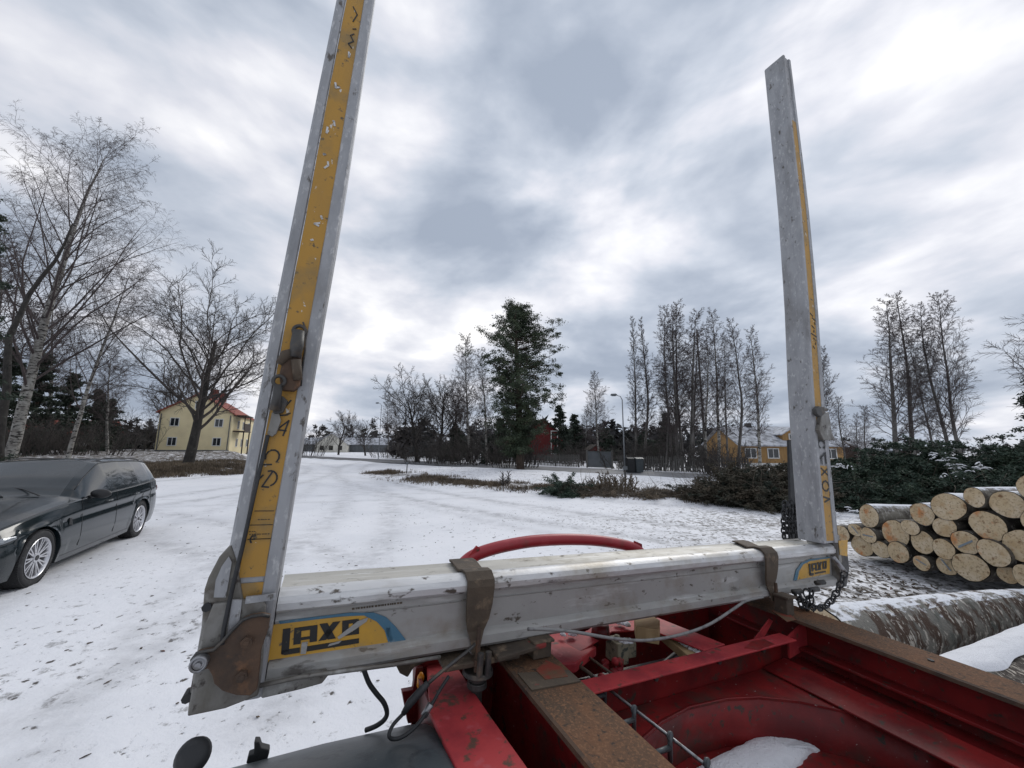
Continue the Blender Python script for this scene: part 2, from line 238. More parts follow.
class MB:
    """collects faces, then becomes ONE mesh object"""
    def __init__(s): s.v = []; s.f = []; s.m = []
    def add(s, vs, fs, mi=0):
        k = len(s.v); s.v += [tuple(map(float, v)) for v in vs]; s.f += [tuple(i+k for i in f) for f in fs]; s.m += [mi]*len(fs); return s
    def box(s, c, d, mtx=None, mi=0):
        x, y, z = (q/2 for q in d); vs = [Vector((sx*x, sy*y, sz*z)) for sz in (-1, 1) for sy in (-1, 1) for sx in (-1, 1)]
        if mtx is not None: vs = [mtx @ v for v in vs]
        vs = [v + Vector(c) for v in vs]
        return s.add(vs, [(0, 2, 3, 1), (4, 5, 7, 6), (0, 1, 5, 4), (2, 6, 7, 3), (1, 3, 7, 5), (0, 4, 6, 2)], mi)
    def prism(s, poly, off, mi=0):
        """poly: 3-D points of a flat outline; off: vector of its thickness"""
        n = len(poly); off = Vector(off); a = [Vector(p) for p in poly]; b = [p + off for p in a]
        return s.add(a+b, [tuple(range(n)), tuple(range(2*n-1, n-1, -1))] + [(i, i+n, (i+1) % n+n, (i+1) % n) for i in range(n)], mi)
    def tube(s, pts, r, k=8, caps=True, mi=0):
        pts = [Vector(p) for p in pts]; n = len(pts); rs = r if isinstance(r, (list, tuple)) else [r]*n
        t0 = (pts[1]-pts[0]).normalized(); a = t0.orthogonal().normalized(); vs = []
        for i, p in enumerate(pts):
            t = (pts[min(i+1, n-1)] - pts[max(i-1, 0)]).normalized()
            a = (a - t*a.dot(t)).normalized(); b = t.cross(a)
            for j in range(k):
                an = 2*math.pi*j/k; vs.append(p + (a*math.cos(an) + b*math.sin(an))*rs[i])
        fs = [(i*k+j, i*k+(j+1) % k, (i+1)*k+(j+1) % k, (i+1)*k+j) for i in range(n-1) for j in range(k)]
        if caps: fs += [tuple(range(k-1, -1, -1)), tuple(range((n-1)*k, n*k))]
        return s.add(vs, fs, mi)
    def cyl(s, p0, p1, r0, r1=None, k=20, mi=0): return s.tube([p0, p1], [r0, r1 if r1 is not None else r0], k, True, mi)
    def torus(s, c, ax, R, r, K=20, k=8, sx=1.0, up=None, mi=0):
        ax = Vector(ax).normalized(); a = (Vector(up) if up is not None else ax.orthogonal()); a = (a - ax*a.dot(ax)).normalized(); b = ax.cross(a); c = Vector(c); vs = []
        for i in range(K):
            an = 2*math.pi*i/K; rad = a*math.cos(an)*sx + b*math.sin(an); ctr = c + rad*R; rn = rad.normalized()
            for j in range(k):
                bn = 2*math.pi*j/k; vs.append(ctr + rn*r*math.cos(bn) + ax*r*math.sin(bn))
        return s.add(vs, [(i*k+j, i*k+(j+1) % k, ((i+1) % K)*k+(j+1) % k, ((i+1) % K)*k+j) for i in range(K) for j in range(k)], mi)
    def build(s, name, m, parent=None, smooth=False, bevel=0, loc=None, autosmooth=None):
        mats = m if isinstance(m, (list, tuple)) else [m]
        o = mesh_obj(name, s.v, s.f, None, parent, smooth, loc, mats=mats, fm=s.m)
        bm = bmesh.new(); bm.from_mesh(o.data); bmesh.ops.recalc_face_normals(bm, faces=bm.faces)
        if autosmooth:
            for e in bm.edges:
                if len(e.link_faces) == 2 and e.calc_face_angle(0) > R_(autosmooth): e.smooth = False
            for f in bm.faces: f.smooth = True
        bm.to_mesh(o.data); bm.free()
        if bevel:
            md = o.modifiers.new('bevel', 'BEVEL'); md.width = bevel; md.segments = 2; md.limit_method = 'ANGLE'; md.angle_limit = R_(40)
        return o
def segs_mesh(segs, sides):
    """segs: array (n, 8): x0 y0 z0 x1 y1 z1 r0 r1 -> tapered prisms"""
    a = np.array(segs, float); n = len(a); p0, p1, r0, r1 = a[:, :3], a[:, 3:6], a[:, 6], a[:, 7]
    t = p1-p0; t /= np.maximum(np.linalg.norm(t, axis=1), 1e-9)[:, None]
    ref = np.where(np.abs(t[:, 2:3]) < 0.9, np.array([[0, 0, 1.]]), np.array([[1., 0, 0]]))
    u = np.cross(t, ref); u /= np.linalg.norm(u, axis=1)[:, None]; w = np.cross(t, u)
    an = 2*np.pi*np.arange(sides)/sides
    ring = u[:, None, :]*np.cos(an)[None, :, None] + w[:, None, :]*np.sin(an)[None, :, None]
    V = np.concatenate([p0[:, None]+ring*r0[:, None, None], p1[:, None]+ring*r1[:, None, None]], 1).reshape(-1, 3)
    base = (np.arange(n)*2*sides)[:, None]; j = np.arange(sides); jn = (j+1) % sides
    Fq = np.stack([base+j, base+jn, base+sides+jn, base+sides+j], -1).reshape(-1, 4)
    return V, Fq
def segs_obj(name, groups, m, parent=None, smooth=True):
    Vs, Fs, k = [], [], 0
    for segs, sides in groups:
        if not len(segs): continue
        V, F = segs_mesh(segs, sides); Vs.append(V); Fs.append(F+k); k += len(V)
    return mesh_obj(name, np.concatenate(Vs), np.concatenate(Fs), m, parent, smooth)
def cards(rng, centres, size, n_each, spread, flat=0.5, quad=False, droop=0.0):
    """small leaf-sized triangles scattered round the centres (numpy)"""
    c = np.repeat(np.asarray(centres, float), n_each, 0); n = len(c)
    sp = np.asarray(spread) if not np.isscalar(spread) else spread
    if not np.isscalar(spread): sp = np.repeat(np.asarray(spread), n_each)[:, None]
    g = rng.normal(size=(n, 3)); g[:, 2] *= flat
    c = c + g*sp
    a = rng.normal(size=(n, 3)); a[:, 2] = a[:, 2]*0.6 - droop; a /= np.linalg.norm(a, axis=1)[:, None]
    b = rng.normal(size=(n, 3)); b -= a*(a*b).sum(1)[:, None]; b /= np.linalg.norm(b, axis=1)[:, None]
    s = size*rng.uniform(0.5, 1.3, size=(n, 1))
    V = np.stack([c-b*s*0.28, c+b*s*0.28, c+a*s], 1).reshape(-1, 3)
    return V, np.arange(n*3).reshape(-1, 3)

def rw(x, y):                               # world direction through a picture point
    return c2w(np.array([x-512, 384-y, FPX])/FPX)
def spot(x, Y):                             # X of what stands at picture column x, Y metres ahead
    r = rw(x, 447); return r[0]/r[1]*Y
def tall(x, y, Y):                          # height and X of a point seen at (x, y), Y metres ahead
    r = rw(x, y); return CH + r[2]/r[1]*Y, r[0]/r[1]*Y
def gnd(x, y, z=0.0):                       # where the sight line meets height z
    r = rw(x, y); t = (z-CH)/r[2]; return r[0]*t, r[1]*t

# ------------------------------------------------------------------ ground
def vnoise(x, y, seed=0):
    xi = np.floor(x).astype(np.int64); yi = np.floor(y).astype(np.int64); fx = x-xi; fy = y-yi
    def h(a, b):
        n = (a*374761393 + b*668265263 + seed*974711) & 0xffffffff; n = ((n ^ (n >> 13))*1274126177) & 0xffffffff
        return ((n ^ (n >> 16)) & 0xffff)/65535.0
    sx = fx*fx*(3-2*fx); sy = fy*fy*(3-2*fy)
    return (h(xi, yi)*(1-sx)+h(xi+1, yi)*sx)*(1-sy) + (h(xi, yi+1)*(1-sx)+h(xi+1, yi+1)*sx)*sy
def fbm(x, y, seed=0, o=4):
    s, a, t = 0, 0.5, 0
    for i in range(o): s = s + a*vnoise(x*2**i, y*2**i, seed+i*7); t += a; a *= 0.5
    return s/t
def sstep(a, b, x):
    t = np.clip((x-a)/(b-a), 0, 1); return t*t*(3-2*t)
RP, RD = np.array([6.2, 25.6]), _n([-1.32, 1.0]); RN = np.array([-RD[1], RD[0]])*-1   # road line: point, direction, normal (away from camera)
def road_dist(x, y): return (x-RP[0])*RN[0] + (y-RP[1])*RN[1]
def road_long(x, y): return (x-RP[0])*RD[0] + (y-RP[1])*RD[1]
def island(x, y):                            # the low verge between yard and road, right of the entrance
    d = road_dist(x, y); s = road_long(x, y)
    return sstep(-12.2, -10.6, d + .4*np.sin(s*0.7) + .018*(s-3)**2*-1)*(1-sstep(-2.2, -0.6, d))*(1-sstep(11.5, 15.5, s))*sstep(-28, -20, s)
def bank(x, y):                              # the raised bank on the left
    d = road_dist(x, y); s = road_long(x, y); w = 1.6*(fbm(x*0.22, y*0.22, 5)-.5)
    return .5*(sstep(16.3, 19, s+w)+sstep(18, 36, s+w))*(1-sstep(-15.5, -12.5, d-(s-17)*.30+w))*(1-sstep(70, 100, s))
def hgt(x, y):
    x = np.asarray(x, float); y = np.asarray(y, float)
    z = 0.05*(fbm(x*0.35, y*0.35, 1)-0.5) + 0.025*(fbm(x*1.7, y*1.7, 2)-0.5)
    z = z + 0.14*island(x, y)*(0.4+1.2*fbm(x*0.9, y*0.9, 3)) + 0.80*bank(x, y)*(0.8+0.5*fbm(x*0.3, y*0.3, 4))
    near = np.clip(1-np.hypot(x, y)/14, 0, 1); z = z + near*0.022*(fbm(x*7, y*7, 8)-0.5)
    return z - 0.02
def warp(n, lim, k):
    t = np.linspace(-1, 1, n); return np.sinh(t*k)/math.sinh(k)*lim
gx = warp(520, 900, 6.2); gy = warp(520, 900, 6.2) + 6.0
GX, GY = np.meshgrid(gx, gy); GZ = hgt(GX, GY)
V = np.stack([GX.ravel(), GY.ravel(), GZ.ravel()], 1); n = 520
idx = np.arange(n*n).reshape(n, n); Fq = np.stack([idx[:-1, :-1].ravel(), idx[:-1, 1:].ravel(), idx[1:, 1:].ravel(), idx[1:, :-1].ravel()], 1)
gm = bpy.data.materials.new('snowy_yard'); gm.use_nodes = True; nt = gm.node_tree; gb = nt.nodes['Principled BSDF']; gb.inputs['Roughness'].default_value = 0.7
geo = nt.nodes.new('ShaderNodeNewGeometry')
def gnoise(scale, detail, rough, off=0, stretch=(1, 1, 1), rot=0.0, dist=0.0):
    mp = nt.nodes.new('ShaderNodeMapping'); mp.inputs['Scale'].default_value = stretch; mp.inputs['Location'].default_value = (off, off*2, 0); mp.inputs['Rotation'].default_value = (0, 0, rot); nt.links.new(geo.outputs['Position'], mp.inputs[0])
    nn = nt.nodes.new('ShaderNodeTexNoise'); nn.inputs['Scale'].default_value = scale; nn.inputs['Detail'].default_value = detail; nn.inputs['Roughness'].default_value = rough; nn.inputs['Distortion'].default_value = dist; nt.links.new(mp.outputs[0], nn.inputs['Vector']); return nn.outputs['Fac']
def gmath(op, a, b=None, c=None):
    m_ = nt.nodes.new('ShaderNodeMath'); m_.operation = op
    for i, v in enumerate((a, b, c)):
        if v is None: continue
        if isinstance(v, (int, float)): m_.inputs[i].default_value = v
        else: nt.links.new(v, m_.inputs[i])
    return m_.outputs[0]
def grange(v, lo, hi, a=0.0, b=1.0):
    m_ = nt.nodes.new('ShaderNodeMapRange'); nt.links.new(v, m_.inputs[0]); m_.inputs[1].default_value = lo; m_.inputs[2].default_value = hi; m_.inputs[3].default_value = a; m_.inputs[4].default_value = b; return m_.outputs[0]
def gmix(f, a, col):
    m_ = nt.nodes.new('ShaderNodeMix'); m_.data_type = 'RGBA'; nt.links.new(f, m_.inputs[0])
    if isinstance(a, tuple): m_.inputs[6].default_value = (*a, 1)
    else: nt.links.new(a, m_.inputs[6])
    m_.inputs[7].default_value = (*col, 1); return m_.outputs[2]
att = nt.nodes.new('ShaderNodeAttribute'); att.attribute_name = 'zones'; asx = nt.nodes.new('ShaderNodeSeparateColor'); nt.links.new(att.outputs['Color'], asx.inputs[0])
zone_dirt, zone_grass, zone_track = asx.outputs[0], asx.outputs[1], asx.outputs[2]
c_ = gmix(grange(gnoise(0.55, 6, 0.6, 3), 0.42, 0.68), (0.84, 0.845, 0.87), (0.76, 0.77, 0.80))
# dark specks of gravel, leaves and foot marks poking through the thin snow
dens = gmath('ADD', gmath('MULTIPLY', gnoise(0.8, 3, 0.5, 11), 0.16), gmath('MULTIPLY', zone_dirt, 0.15))
spk = gmath('ADD', gnoise(13, 5, 0.62, 2, (1, 0.8, 1)), dens)
c_ = gmix(grange(spk, 0.745, 0.80), c_, (0.075, 0.065, 0.055))
spk2 = gmath('ADD', gnoise(4.2, 8, 0.72, 21), dens)
c_ = gmix(grange(spk2, 0.70, 0.80, 0, 0.85), c_, (0.12, 0.11, 0.10))
# faint wheel tracks
c_ = gmix(gmath('MULTIPLY', zone_track, grange(gnoise(2.5, 7, 0.7, 5), 0.35, 0.62)), c_, (0.33, 0.33, 0.34))
# grass and soil on the banks
gg = gmath('ADD', zone_grass, gmath('SUBTRACT', gmath('MULTIPLY', gnoise(3.2, 8, 0.7, 31), 1.6), 0.8))
c_ = gmix(grange(gg, 0.42, 0.60), c_, (0.088, 0.070, 0.052))
nt.links.new(c_, gb.inputs['Base Color'])
bmp = nt.nodes.new('ShaderNodeBump'); bmp.inputs['Strength'].default_value = 0.45; bmp.inputs['Distance'].default_value = 0.03
nt.links.new(gmath('ADD', gnoise(9, 8, 0.66, 7), gmath('ADD', gmath('MULTIPLY', grange(spk, 0.70, 0.80), -0.5), gmath('MULTIPLY', zone_track, -1.6))), bmp.inputs['Height']); nt.links.new(bmp.outputs[0], gb.inputs['Normal'])
ground = tag(mesh_obj('ground', V, Fq, gm, smooth=True), kind='structure')
xs, ys = V[:, 0], V[:, 1]
dirt = np.exp(-((xs-5.0)**2+(ys-5.3)**2)/9)*1.0 + 0.38*np.exp(-((xs+3.4)**2+(ys-4.2)**2)/6) + 0.45*island(xs, ys) + 0.8*np.exp(-((xs-6.5)**2/30+(ys-10.5)**2/6)) + 0.5*bank(xs, ys)
DD_ = road_dist(xs, ys)-.018*(road_long(xs, ys)-3)**2
grassz = island(xs, ys)*(0.24+.36*(1-sstep(-10.2, -8.6, DD_)))
BK = bank(xs, ys); SL_ = road_long(xs, ys)
grassz = grassz + np.clip(BK*6, 0, 1)*(1-sstep(20, 25, SL_+2*fbm(xs*.3, ys*.3, 6)))*(.45+.5*fbm(xs*.8, ys*.8, 26)) + 0.58*np.clip(BK*2, 0, 1)*sstep(20.5, 24, SL_)
grassz = grassz + 0.35*sstep(10, 20, road_dist(xs, ys))
trk = np.zeros_like(xs)
for (cx_, cy_, rad) in ((-34, 24, 15.5), (-34, 24, 17.3), (-38, 17, 26), (-38, 17, 27.9), (30, 45, 44), (30, 45, 45.8)):
    dd = np.abs(np.hypot(xs-cx_, ys-cy_)-rad); trk = np.maximum(trk, np.exp(-(dd/0.28)**2))
for (x0, y0, dx, dy) in ((-3, 0, -.42, .9), (-1.2, 0, -.42, .9), (1, 9, -.75, .66), (2.2, 10.5, -.75, .66), (-9, 12, .95, .3), (-9, 14, .95, .3)):
    l_ = math.hypot(dx, dy); dd = np.abs((xs-x0)*dy/l_-(ys-y0)*dx/l_ + 0.6*np.sin(ys*.25)); trk = np.maximum(trk, 0.5*np.exp(-(dd/0.22)**2))
for (x0, y0, x1, y1, x2, y2) in ((-14, 30, -4, 14, -3.2, 3), (-12.4, 30.6, -2.6, 14, -1.7, 3), (-14, 27, -2, 16, 9, 10.6), (-13, 28.6, -1, 17.4, 9.6, 12.2), (-2, 6, -4.2, 8.5, -13, 12.5), (-3, 5, -5, 7.2, -13.6, 11)):
    for t in np.linspace(0, 1, 60):
        cx_ = (1-t)**2*x0+2*t*(1-t)*x1+t*t*x2; cy_ = (1-t)**2*y0+2*t*(1-t)*y1+t*t*y2
        m_ = (np.abs(xs-cx_) < 1.2) & (np.abs(ys-cy_) < 1.2); trk[m_] = np.maximum(trk[m_], .75*np.exp(-((xs[m_]-cx_)**2+(ys[m_]-cy_)**2)/(.30**2)))
trk *= (1-island(xs, ys))
ca = ground.data.color_attributes.new('zones', 'FLOAT_COLOR', 'POINT')
ca.data.foreach_set('color', np.stack([np.clip(dirt, 0, 1.2), np.clip(grassz, 0, 1), np.clip(trk, 0, 1)*0.75, np.ones_like(xs)], 1).astype(np.float32).ravel())

# road: a strip that follows the ground
W_ = np.linspace(0, 5.2, 9); Ls = np.concatenate([np.linspace(-60, 60, 121), np.linspace(62, 300, 80)])
PX = RP[0]+RD[0]*Ls[:, None]+RN[0]*W_[None]; PY = RP[1]+RD[1]*Ls[:, None]+RN[1]*W_[None]
PZ = hgt(PX, PY).max(axis=1)[:, None]*np.ones_like(PX) + 0.05
V = np.stack([PX.ravel(), PY.ravel(), PZ.ravel()], 1); a, b = PX.shape; idx = np.arange(a*b).reshape(a, b)
Fq = np.stack([idx[:-1, :-1].ravel(), idx[1:, :-1].ravel(), idx[1:, 1:].ravel(), idx[:-1, 1:].ravel()], 1)
tag(mesh_obj('road', V, Fq, M['asphalt']), kind='structure')
V2 = []; F2 = []                              # a ridge of ploughed snow along the near edge of the road
rs_ = np.random.default_rng(3)
for i, l in enumerate(np.concatenate([np.arange(-40, 12, 0.5), np.arange(12, 150, 1.0)])):
    if 13 < l < 20: pass
    for j, (w, z) in enumerate(((-0.9, -0.02), (-0.55, 0.07), (-0.3, 0.10), (-0.02, 0.03), (0.25, -0.02))):
        x = RP[0]+RD[0]*l+RN[0]*w; y = RP[1]+RD[1]*l+RN[1]*w
        gap = 1-math.exp(-((l-19)/7.0)**4)
        V2.append((x, y, float(hgt(x, y)) + (z + (rs_.uniform(-.02, .03) if 0 < j < 4 else 0))*(gap if z > 0 else 1)))
    if i: F2 += [((i-1)*5+j, (i-1)*5+j+1, i*5+j+1, i*5+j) for j in range(4)]
tag(mesh_obj('ploughed_snow', V2, F2, M['snowlump'], smooth=True), 'low ridge of ploughed snow along the road edge', 'snow', kind='stuff')

# dry grass (stuff)
def tufts(name, label, pts, hts, seed, per=16, m=None):
    rng = np.random.default_rng(seed); pts = np.asarray(pts); n = len(pts)
    c = np.repeat(pts, per, 0); h = np.repeat(hts, per)*rng.uniform(0.4, 1.1, n*per)
    c = c + np.stack([rng.normal(0, .10, n*per), rng.normal(0, .10, n*per), np.zeros(n*per)], 1)
    c[:, 2] = hgt(c[:, 0], c[:, 1])-0.01
    an = rng.uniform(0, 2*np.pi, n*per); ln = rng.uniform(0.1, 0.9, n*per)*h; w = 0.010+0.008*rng.random(n*per)
    tip = c + np.stack([np.cos(an)*ln, np.sin(an)*ln, h], 1)
    sx = np.stack([-np.sin(an)*w, np.cos(an)*w, 0*w], 1)
    V = np.stack([c-sx, c+sx, tip], 1).reshape(-1, 3)
    return tag(mesh_obj(name, V, np.arange(len(V)).reshape(-1, 3), m or M['drygrass']), label, 'grass', kind='stuff')
rng = np.random.default_rng(11)
P = []
while len(P) < 6500:
    l, d = rng.uniform(16, 27), rng.uniform(-34, -8)
    x, y = RP+RD*l+RN*d
    bk = float(bank(np.array(x), np.array(y)))
    if bk > .02 and rng.random() < 1-max(0, (l-20)/6) and (float(fbm(np.array(x*.9), np.array(y*.9), 72)) > .44 or rng.random() < .15): P.append((x, y, 0))
for _ in range(2600):
    l, d = rng.uniform(22, 60), rng.uniform(-60, -8)
    x, y = RP+RD*l+RN*d
    if float(bank(np.array(x), np.array(y))) > .3 and float(fbm(np.array(x*.9), np.array(y*.9), 71)) > .5: P.append((x, y, 0))
tufts('dry_grass', 'brown dead grass on the bank below the bare oak', P, np.where(np.arange(len(P)) < 6500, 0.24, 0.14), 1, 11)
P = []; Hh = []
while len(P) < 2600:
    l, d = rng.uniform(-12, 11.5), rng.normal(-10.4, 0.6)
    x, y = RP+RD*l+RN*(d+.018*(l-3)**2)
    if float(fbm(np.array(x*.7), np.array(y*.7), 77)) > 0.45: P.append((x, y, 0)); Hh.append(rng.uniform(.06, .22))
tufts('dry_grass', 'low tufts of dead grass in the snowy verge beside the road', P, np.array(Hh), 2, 10)

# ------------------------------------------------------------------ buildings
def frame_box(mb, cx, y, cz, w, h, t, d):
    for (dx, dz, ww, hh) in ((0, h/2-t/2, w, t), (0, -h/2+t/2, w, t), (-w/2+t/2, 0, t, h-2*t), (w/2-t/2, 0, t, h-2*t)):
        mb.box((cx+dx, y, cz+dz), (ww, d, hh))
def add_window(root, cx, y, cz, w=1.1, h=1.2, m='wtrim', side=1, bars=1, rot=None, shutter=False):
    """window on the wall whose outer face is at local y (facing -y)"""
    f = MB(); frame_box(f, cx, y-0.03, cz, w, h, 0.09, 0.07)
    for i in range(bars): f.box((cx-w/2+w*(i+1)/(bars+1), y-0.028, cz), (0.06, 0.06, h-.18))
    if shutter:
        for s in (-1, 1): f.box((cx+s*(w/2+.24), y-.03, cz), (.40, .05, h))
    p = MB(); p.box((cx, y-0.012, cz), (w-.16, .02, h-.16))
    fo = f.build('window', M[m], root); po = p.build('pane', M['pane'], fo)
    return fo
def rotpart(o, a, off):                      # put a part onto another wall of its house
    o.rotation_euler = (0, 0, a); o.location = off
def gable_house(name, loc, rz, w, d, eave, ridge, wall, roof, label, cat, over=0.35, base=0.0):
    """gable wall faces local -y (y = 0), ridge runs along +y"""
    r = empty(name, loc, rz, label, cat)
    b = MB(); b.prism([(-w/2, 0, -.4), (w/2, 0, -.4), (w/2, 0, eave), (0, 0, ridge-.05), (-w/2, 0, eave)], (0, d, 0)); b.build('wall', M[wall], r)
    s = (ridge-eave)/(w/2); b = MB(); t = 0.14
    for sg in (-1, 1):
        x1 = sg*(w/2+over); z1 = eave-s*over
        b.prism([(0, -over, ridge), (x1, -over, z1), (x1, -over, z1+t), (0, -over, ridge+t)], (0, d+2*over, 0))
    b.build('roof', M[roof], r); r['_x'] = 0; del r['_x']
    return r
# yellow house beyond the road: gable end towards the yard
yx, yY = spot(193, 52), 52.0
yh = gable_house('yellow_house', (yx, yY, 0.45), R_(24), 7.9, 15, 5.5, 8.0, 'ywall', 'redroof', 'two storey yellow house with red tile roof behind the big bare oak', 'house')
for cx, cz, w in ((-2.3, 4.15, 1.0), (0.1, 4.15, .8), (2.5, 4.15, 1.0), (-2.3, 1.6, 1.0), (0.1, 1.6, .8), (2.5, 1.6, 1.0), (0.0, 6.5, 0.75)):
    add_window(yh, cx, 0, cz, w, 1.15, 'wtrim')
b = MB(); b.tube([(-3.75, -.08, .2), (-3.75, -.08, 5.2)], .06, 8); b.build('downpipe', M['greyw'], yh); b = MB(); b.tube([(3.75, -.08, .2), (3.75, -.08, 5.2)], .06, 8); b.build('downpipe', M['greyw'], yh)
b = MB(); b.box((0, -.02, .1), (7.94, .05, .8)); b.build('plinth', M['greyw'], yh)
for y0 in (2.5, 5.8, 9.5):
    for z0 in (1.5, 4.1):
        f = add_window(yh, 0, 0, z0, 1.1, 1.2); rotpart(f, math.pi/2, (3.95, y0+1.4, 0))
b = MB(); b.box((4.7, 3.0, 3.1), (1.4, 4.2, .15)); b.box((5.3, 3.0, 3.7), (.06, 4.2, 1.0)); [b.box((5.25, y, 1.5), (.14, .14, 3.2)) for y in (1.1, 4.9)]; b.box((4.7, 3.0, 5.3), (1.6, 4.6, .14)); [b.box((5.25, y, 4.3), (.12, .12, 2.1)) for y in (1.1, 4.9)]
b.build('balcony', M['darktrim'], yh)
for y in (4.0, 8.5):
    b = MB(); b.box((0.6, y, 8.5), (.9, .7, 1.3)); b.build('chimney', M['brick'], yh)
# low beige house further left
bh = gable_house('beige_cottage', (spot(112, 58)-2, 60, .4), R_(33)+math.pi/2, 8, 13, 2.6, 4.6, 'beigew', 'redroof', 'low beige cottage with red roof left of the yellow house', 'house')
for y in (2, 5, 8.5, 11):
    f = add_window(bh, 0, 0, 1.5, 1.1, 1.0); rotpart(f, -math.pi/2, (-4, y, 0))
b = MB(); b.box((-.6, 5, 4.8), (.7, .7, 1.1)); b.build('chimney', M['brick'], bh)
# tan house with dusted roof on the right, eaves side to the yard
TY = 40.0; tx0, tx1 = spot(739, TY), spot(843, TY)
th = empty('ochre_house', ((tx0+tx1)/2, TY, 0.0), 0, 'ochre wooden house with snow dusted roof and a dormer behind the brush pile', 'house')
tw = tx1-tx0; b = MB(); b.prism([(-tw/2, 0, -.3), (-tw/2, 7, -.3), (-tw/2, 7, 2.15), (-tw/2, 3.5, 3.9), (-tw/2, 0, 2.15)], (tw, 0, 0)); b.build('wall', M['ochre'], th)
b = MB()
for (ya, za, yb, zb) in ((-.45, 1.95, 3.5, 4.05), (7.45, 1.95, 3.5, 4.05)):
    b.prism([(-tw/2-.3, ya, za), (-tw/2-.3, yb, zb), (-tw/2-.3, yb, zb+.13), (-tw/2-.3, ya, za+.13)], (tw+.6, 0, 0))
b.build('roof', M['snowroof'], th)
b = MB(); b.prism([(-1.0, .5, 2.5), (1.0, .5, 2.5), (1.0, .5, 3.25), (0, .5, 3.85), (-1.0, .5, 3.25)], (0, 2.6, 0)); o = b.build('dormer', M['ochre'], th); o.location.x = 0.6
b = MB()
for s in (-1, 1): b.prism([(0, .25, 3.86), (s*1.25, .25, 3.12), (s*1.25, .25, 3.22), (0, .25, 3.98)], (0, 2.9, 0))
q = b.build('dormer_roof', M['snowroof'], o); f = add_window(o, 0, .5, 2.98, .8, .62)
for cx in (-4.2, -1.9, 1.6, 4.0): add_window(th, cx, 0, 1.25, 1.2, 1.05, 'wtrim')
b = MB(); b.box((-2.1, 3.5, 4.25), (.5, .5, .55)); b.build('chimney', M['trim'], th)
b = MB(); b.box((0, -.03, .12), (tw+.02, .05, .3)); b.build('plinth', M['wtrim'], th)
sh = gable_house('grey_outbuilding', (spot(898, 42), 42, 0), R_(-5)+math.pi/2, 4, 5, 1.75, 2.45, 'darktrim', 'snowroof', 'low dark shed with snowy roof right of the ochre house', 'shed')
b = MB(); b.box((-2.03, 2.5, 0.85), (.06, 1.6, 1.7)); b.build('door', M['greyw'], sh)
# red barn behind the pine
rb = gable_house('red_barn', (spot(543, 50), 50, 0), R_(8), 5.2, 8, 3.2, 5.2, 'barnred', 'darktrim', 'dark red wooden barn half hidden behind the tall pine', 'barn')
b = MB(); frame_box(b, 1.5, -.03, 2.3, .95, 3.0, .12, .06); b.build('door', M['wtrim'], rb)
rb2 = gable_house('red_shed', (spot(596, 44), 44, 0), R_(4), 1.2, 2, 1.5, 1.9, 'barnred', 'darktrim', 'small dark red shed standing at the gap in the grey fence', 'shed')
b = MB(); b.box((0, -.04, .7), (.6, .06, 1.3)); b.build('door', M['darktrim'], rb2)
# far little white house and the long snowy roofs
wh = gable_house('white_house', (spot(331, 92), 92, 0), R_(12), 7.0, 9, 2.0, 4.4, 'whitew', 'snowroof', 'small white gabled house far off at the end of the road', 'house')
for cx in (-2.0, 0, 2.0): add_window(wh, cx, 0, 1.0, .9, 1.0, 'trim')
for i, (px, Y, w, lab) in enumerate(((376, 96, 17, 'long low building with snowy roof beside the small white house'), (420, 70, 8, 'low pale shed with snowy roof behind the fence and bare oaks'), (300+12, 100, 6, 'small grey shed left of the small white house'))):
    r = empty('low_building', (spot(px, Y), Y, 0), 0, lab, 'shed')
    b = MB(); b.box((0, 2.5, .9), (w, 5, 1.8)); b.build('wall', M['whitew' if i == 1 else 'greyw'], r)
    b = MB()
    for (ya, yb) in ((-.3, 2.5), (5.3, 2.5)): b.prism([(-w/2-.2, ya, 1.75), (-w/2-.2, yb, 3.4), (-w/2-.2, yb, 3.55), (-w/2-.2, ya, 1.9)], (w+.4, 0, 0))
    b.build('roof', M['snowroof'], r)
    b = MB(); b.box((w*.2, -.03, .8), (1.6, .06, 1.5)); b.build('door', M['trim'], r)

# ------------------------------------------------------------------ fences, posts, street lamps
def picket_fence(l0, l1, d, h, label, name='picket_fence', gap=0.16, m='fencew'):
    p0 = RP+RD*l0+RN*d; r = empty(name, (p0[0], p0[1], float(hgt(p0[0], p0[1]))), 0, label, 'fence', 'grey fences behind the road')
    rr = random.Random(int(l0*7+99)); pk, rl, ps = MB(), MB(), MB(); n = int((l1-l0)/gap)
    ang = math.atan2(RD[1], RD[0]); mt = Matrix.Rotation(ang, 3, 'Z')
    for i in range(n):
        c = RD*(i*gap); hh = h*rr.uniform(.93, 1.04); pk.box((c[0], c[1], hh/2+.03), (.095, .02, hh), mt)
    for z in (.3*h, .8*h):
        c = RD*((l1-l0)/2)+RN*.035; rl.box((c[0], c[1], z), (l1-l0, .04, .08), mt)
    pk.build('pickets', M[m], r); rl.build('rail', M[m], r)
    for i in range(0, n, int(2.4/gap)):
        b = MB(); c = RD*(i*gap)+RN*.11; b.box((c[0], c[1], h*.5), (.1, .1, h*1.05), mt); b.build('post', M[m], r)
    return r
picket_fence(-7.2, 2.2, 7.0, 1.12, 'weathered grey picket fence right of the bins under the tall birches')
picket_fence(5.8, 10.5, 7.2, 1.05, 'weathered grey picket fence in front of the red barn')
picket_fence(10.8, 26.0, 7.6, 0.95, 'long dim picket fence left of the tall pine beyond the road', gap=0.19)
r = empty('board_fence', (0, 0, 0), 0, 'solid grey board fence at the gateway behind the road', 'fence', 'grey fences behind the road')
a0, a1 = RP+RD*2.6+RN*7.1, RP+RD*4.9+RN*7.1; b = MB(); ang = math.atan2(RD[1], RD[0]); c = (a0+a1)/2
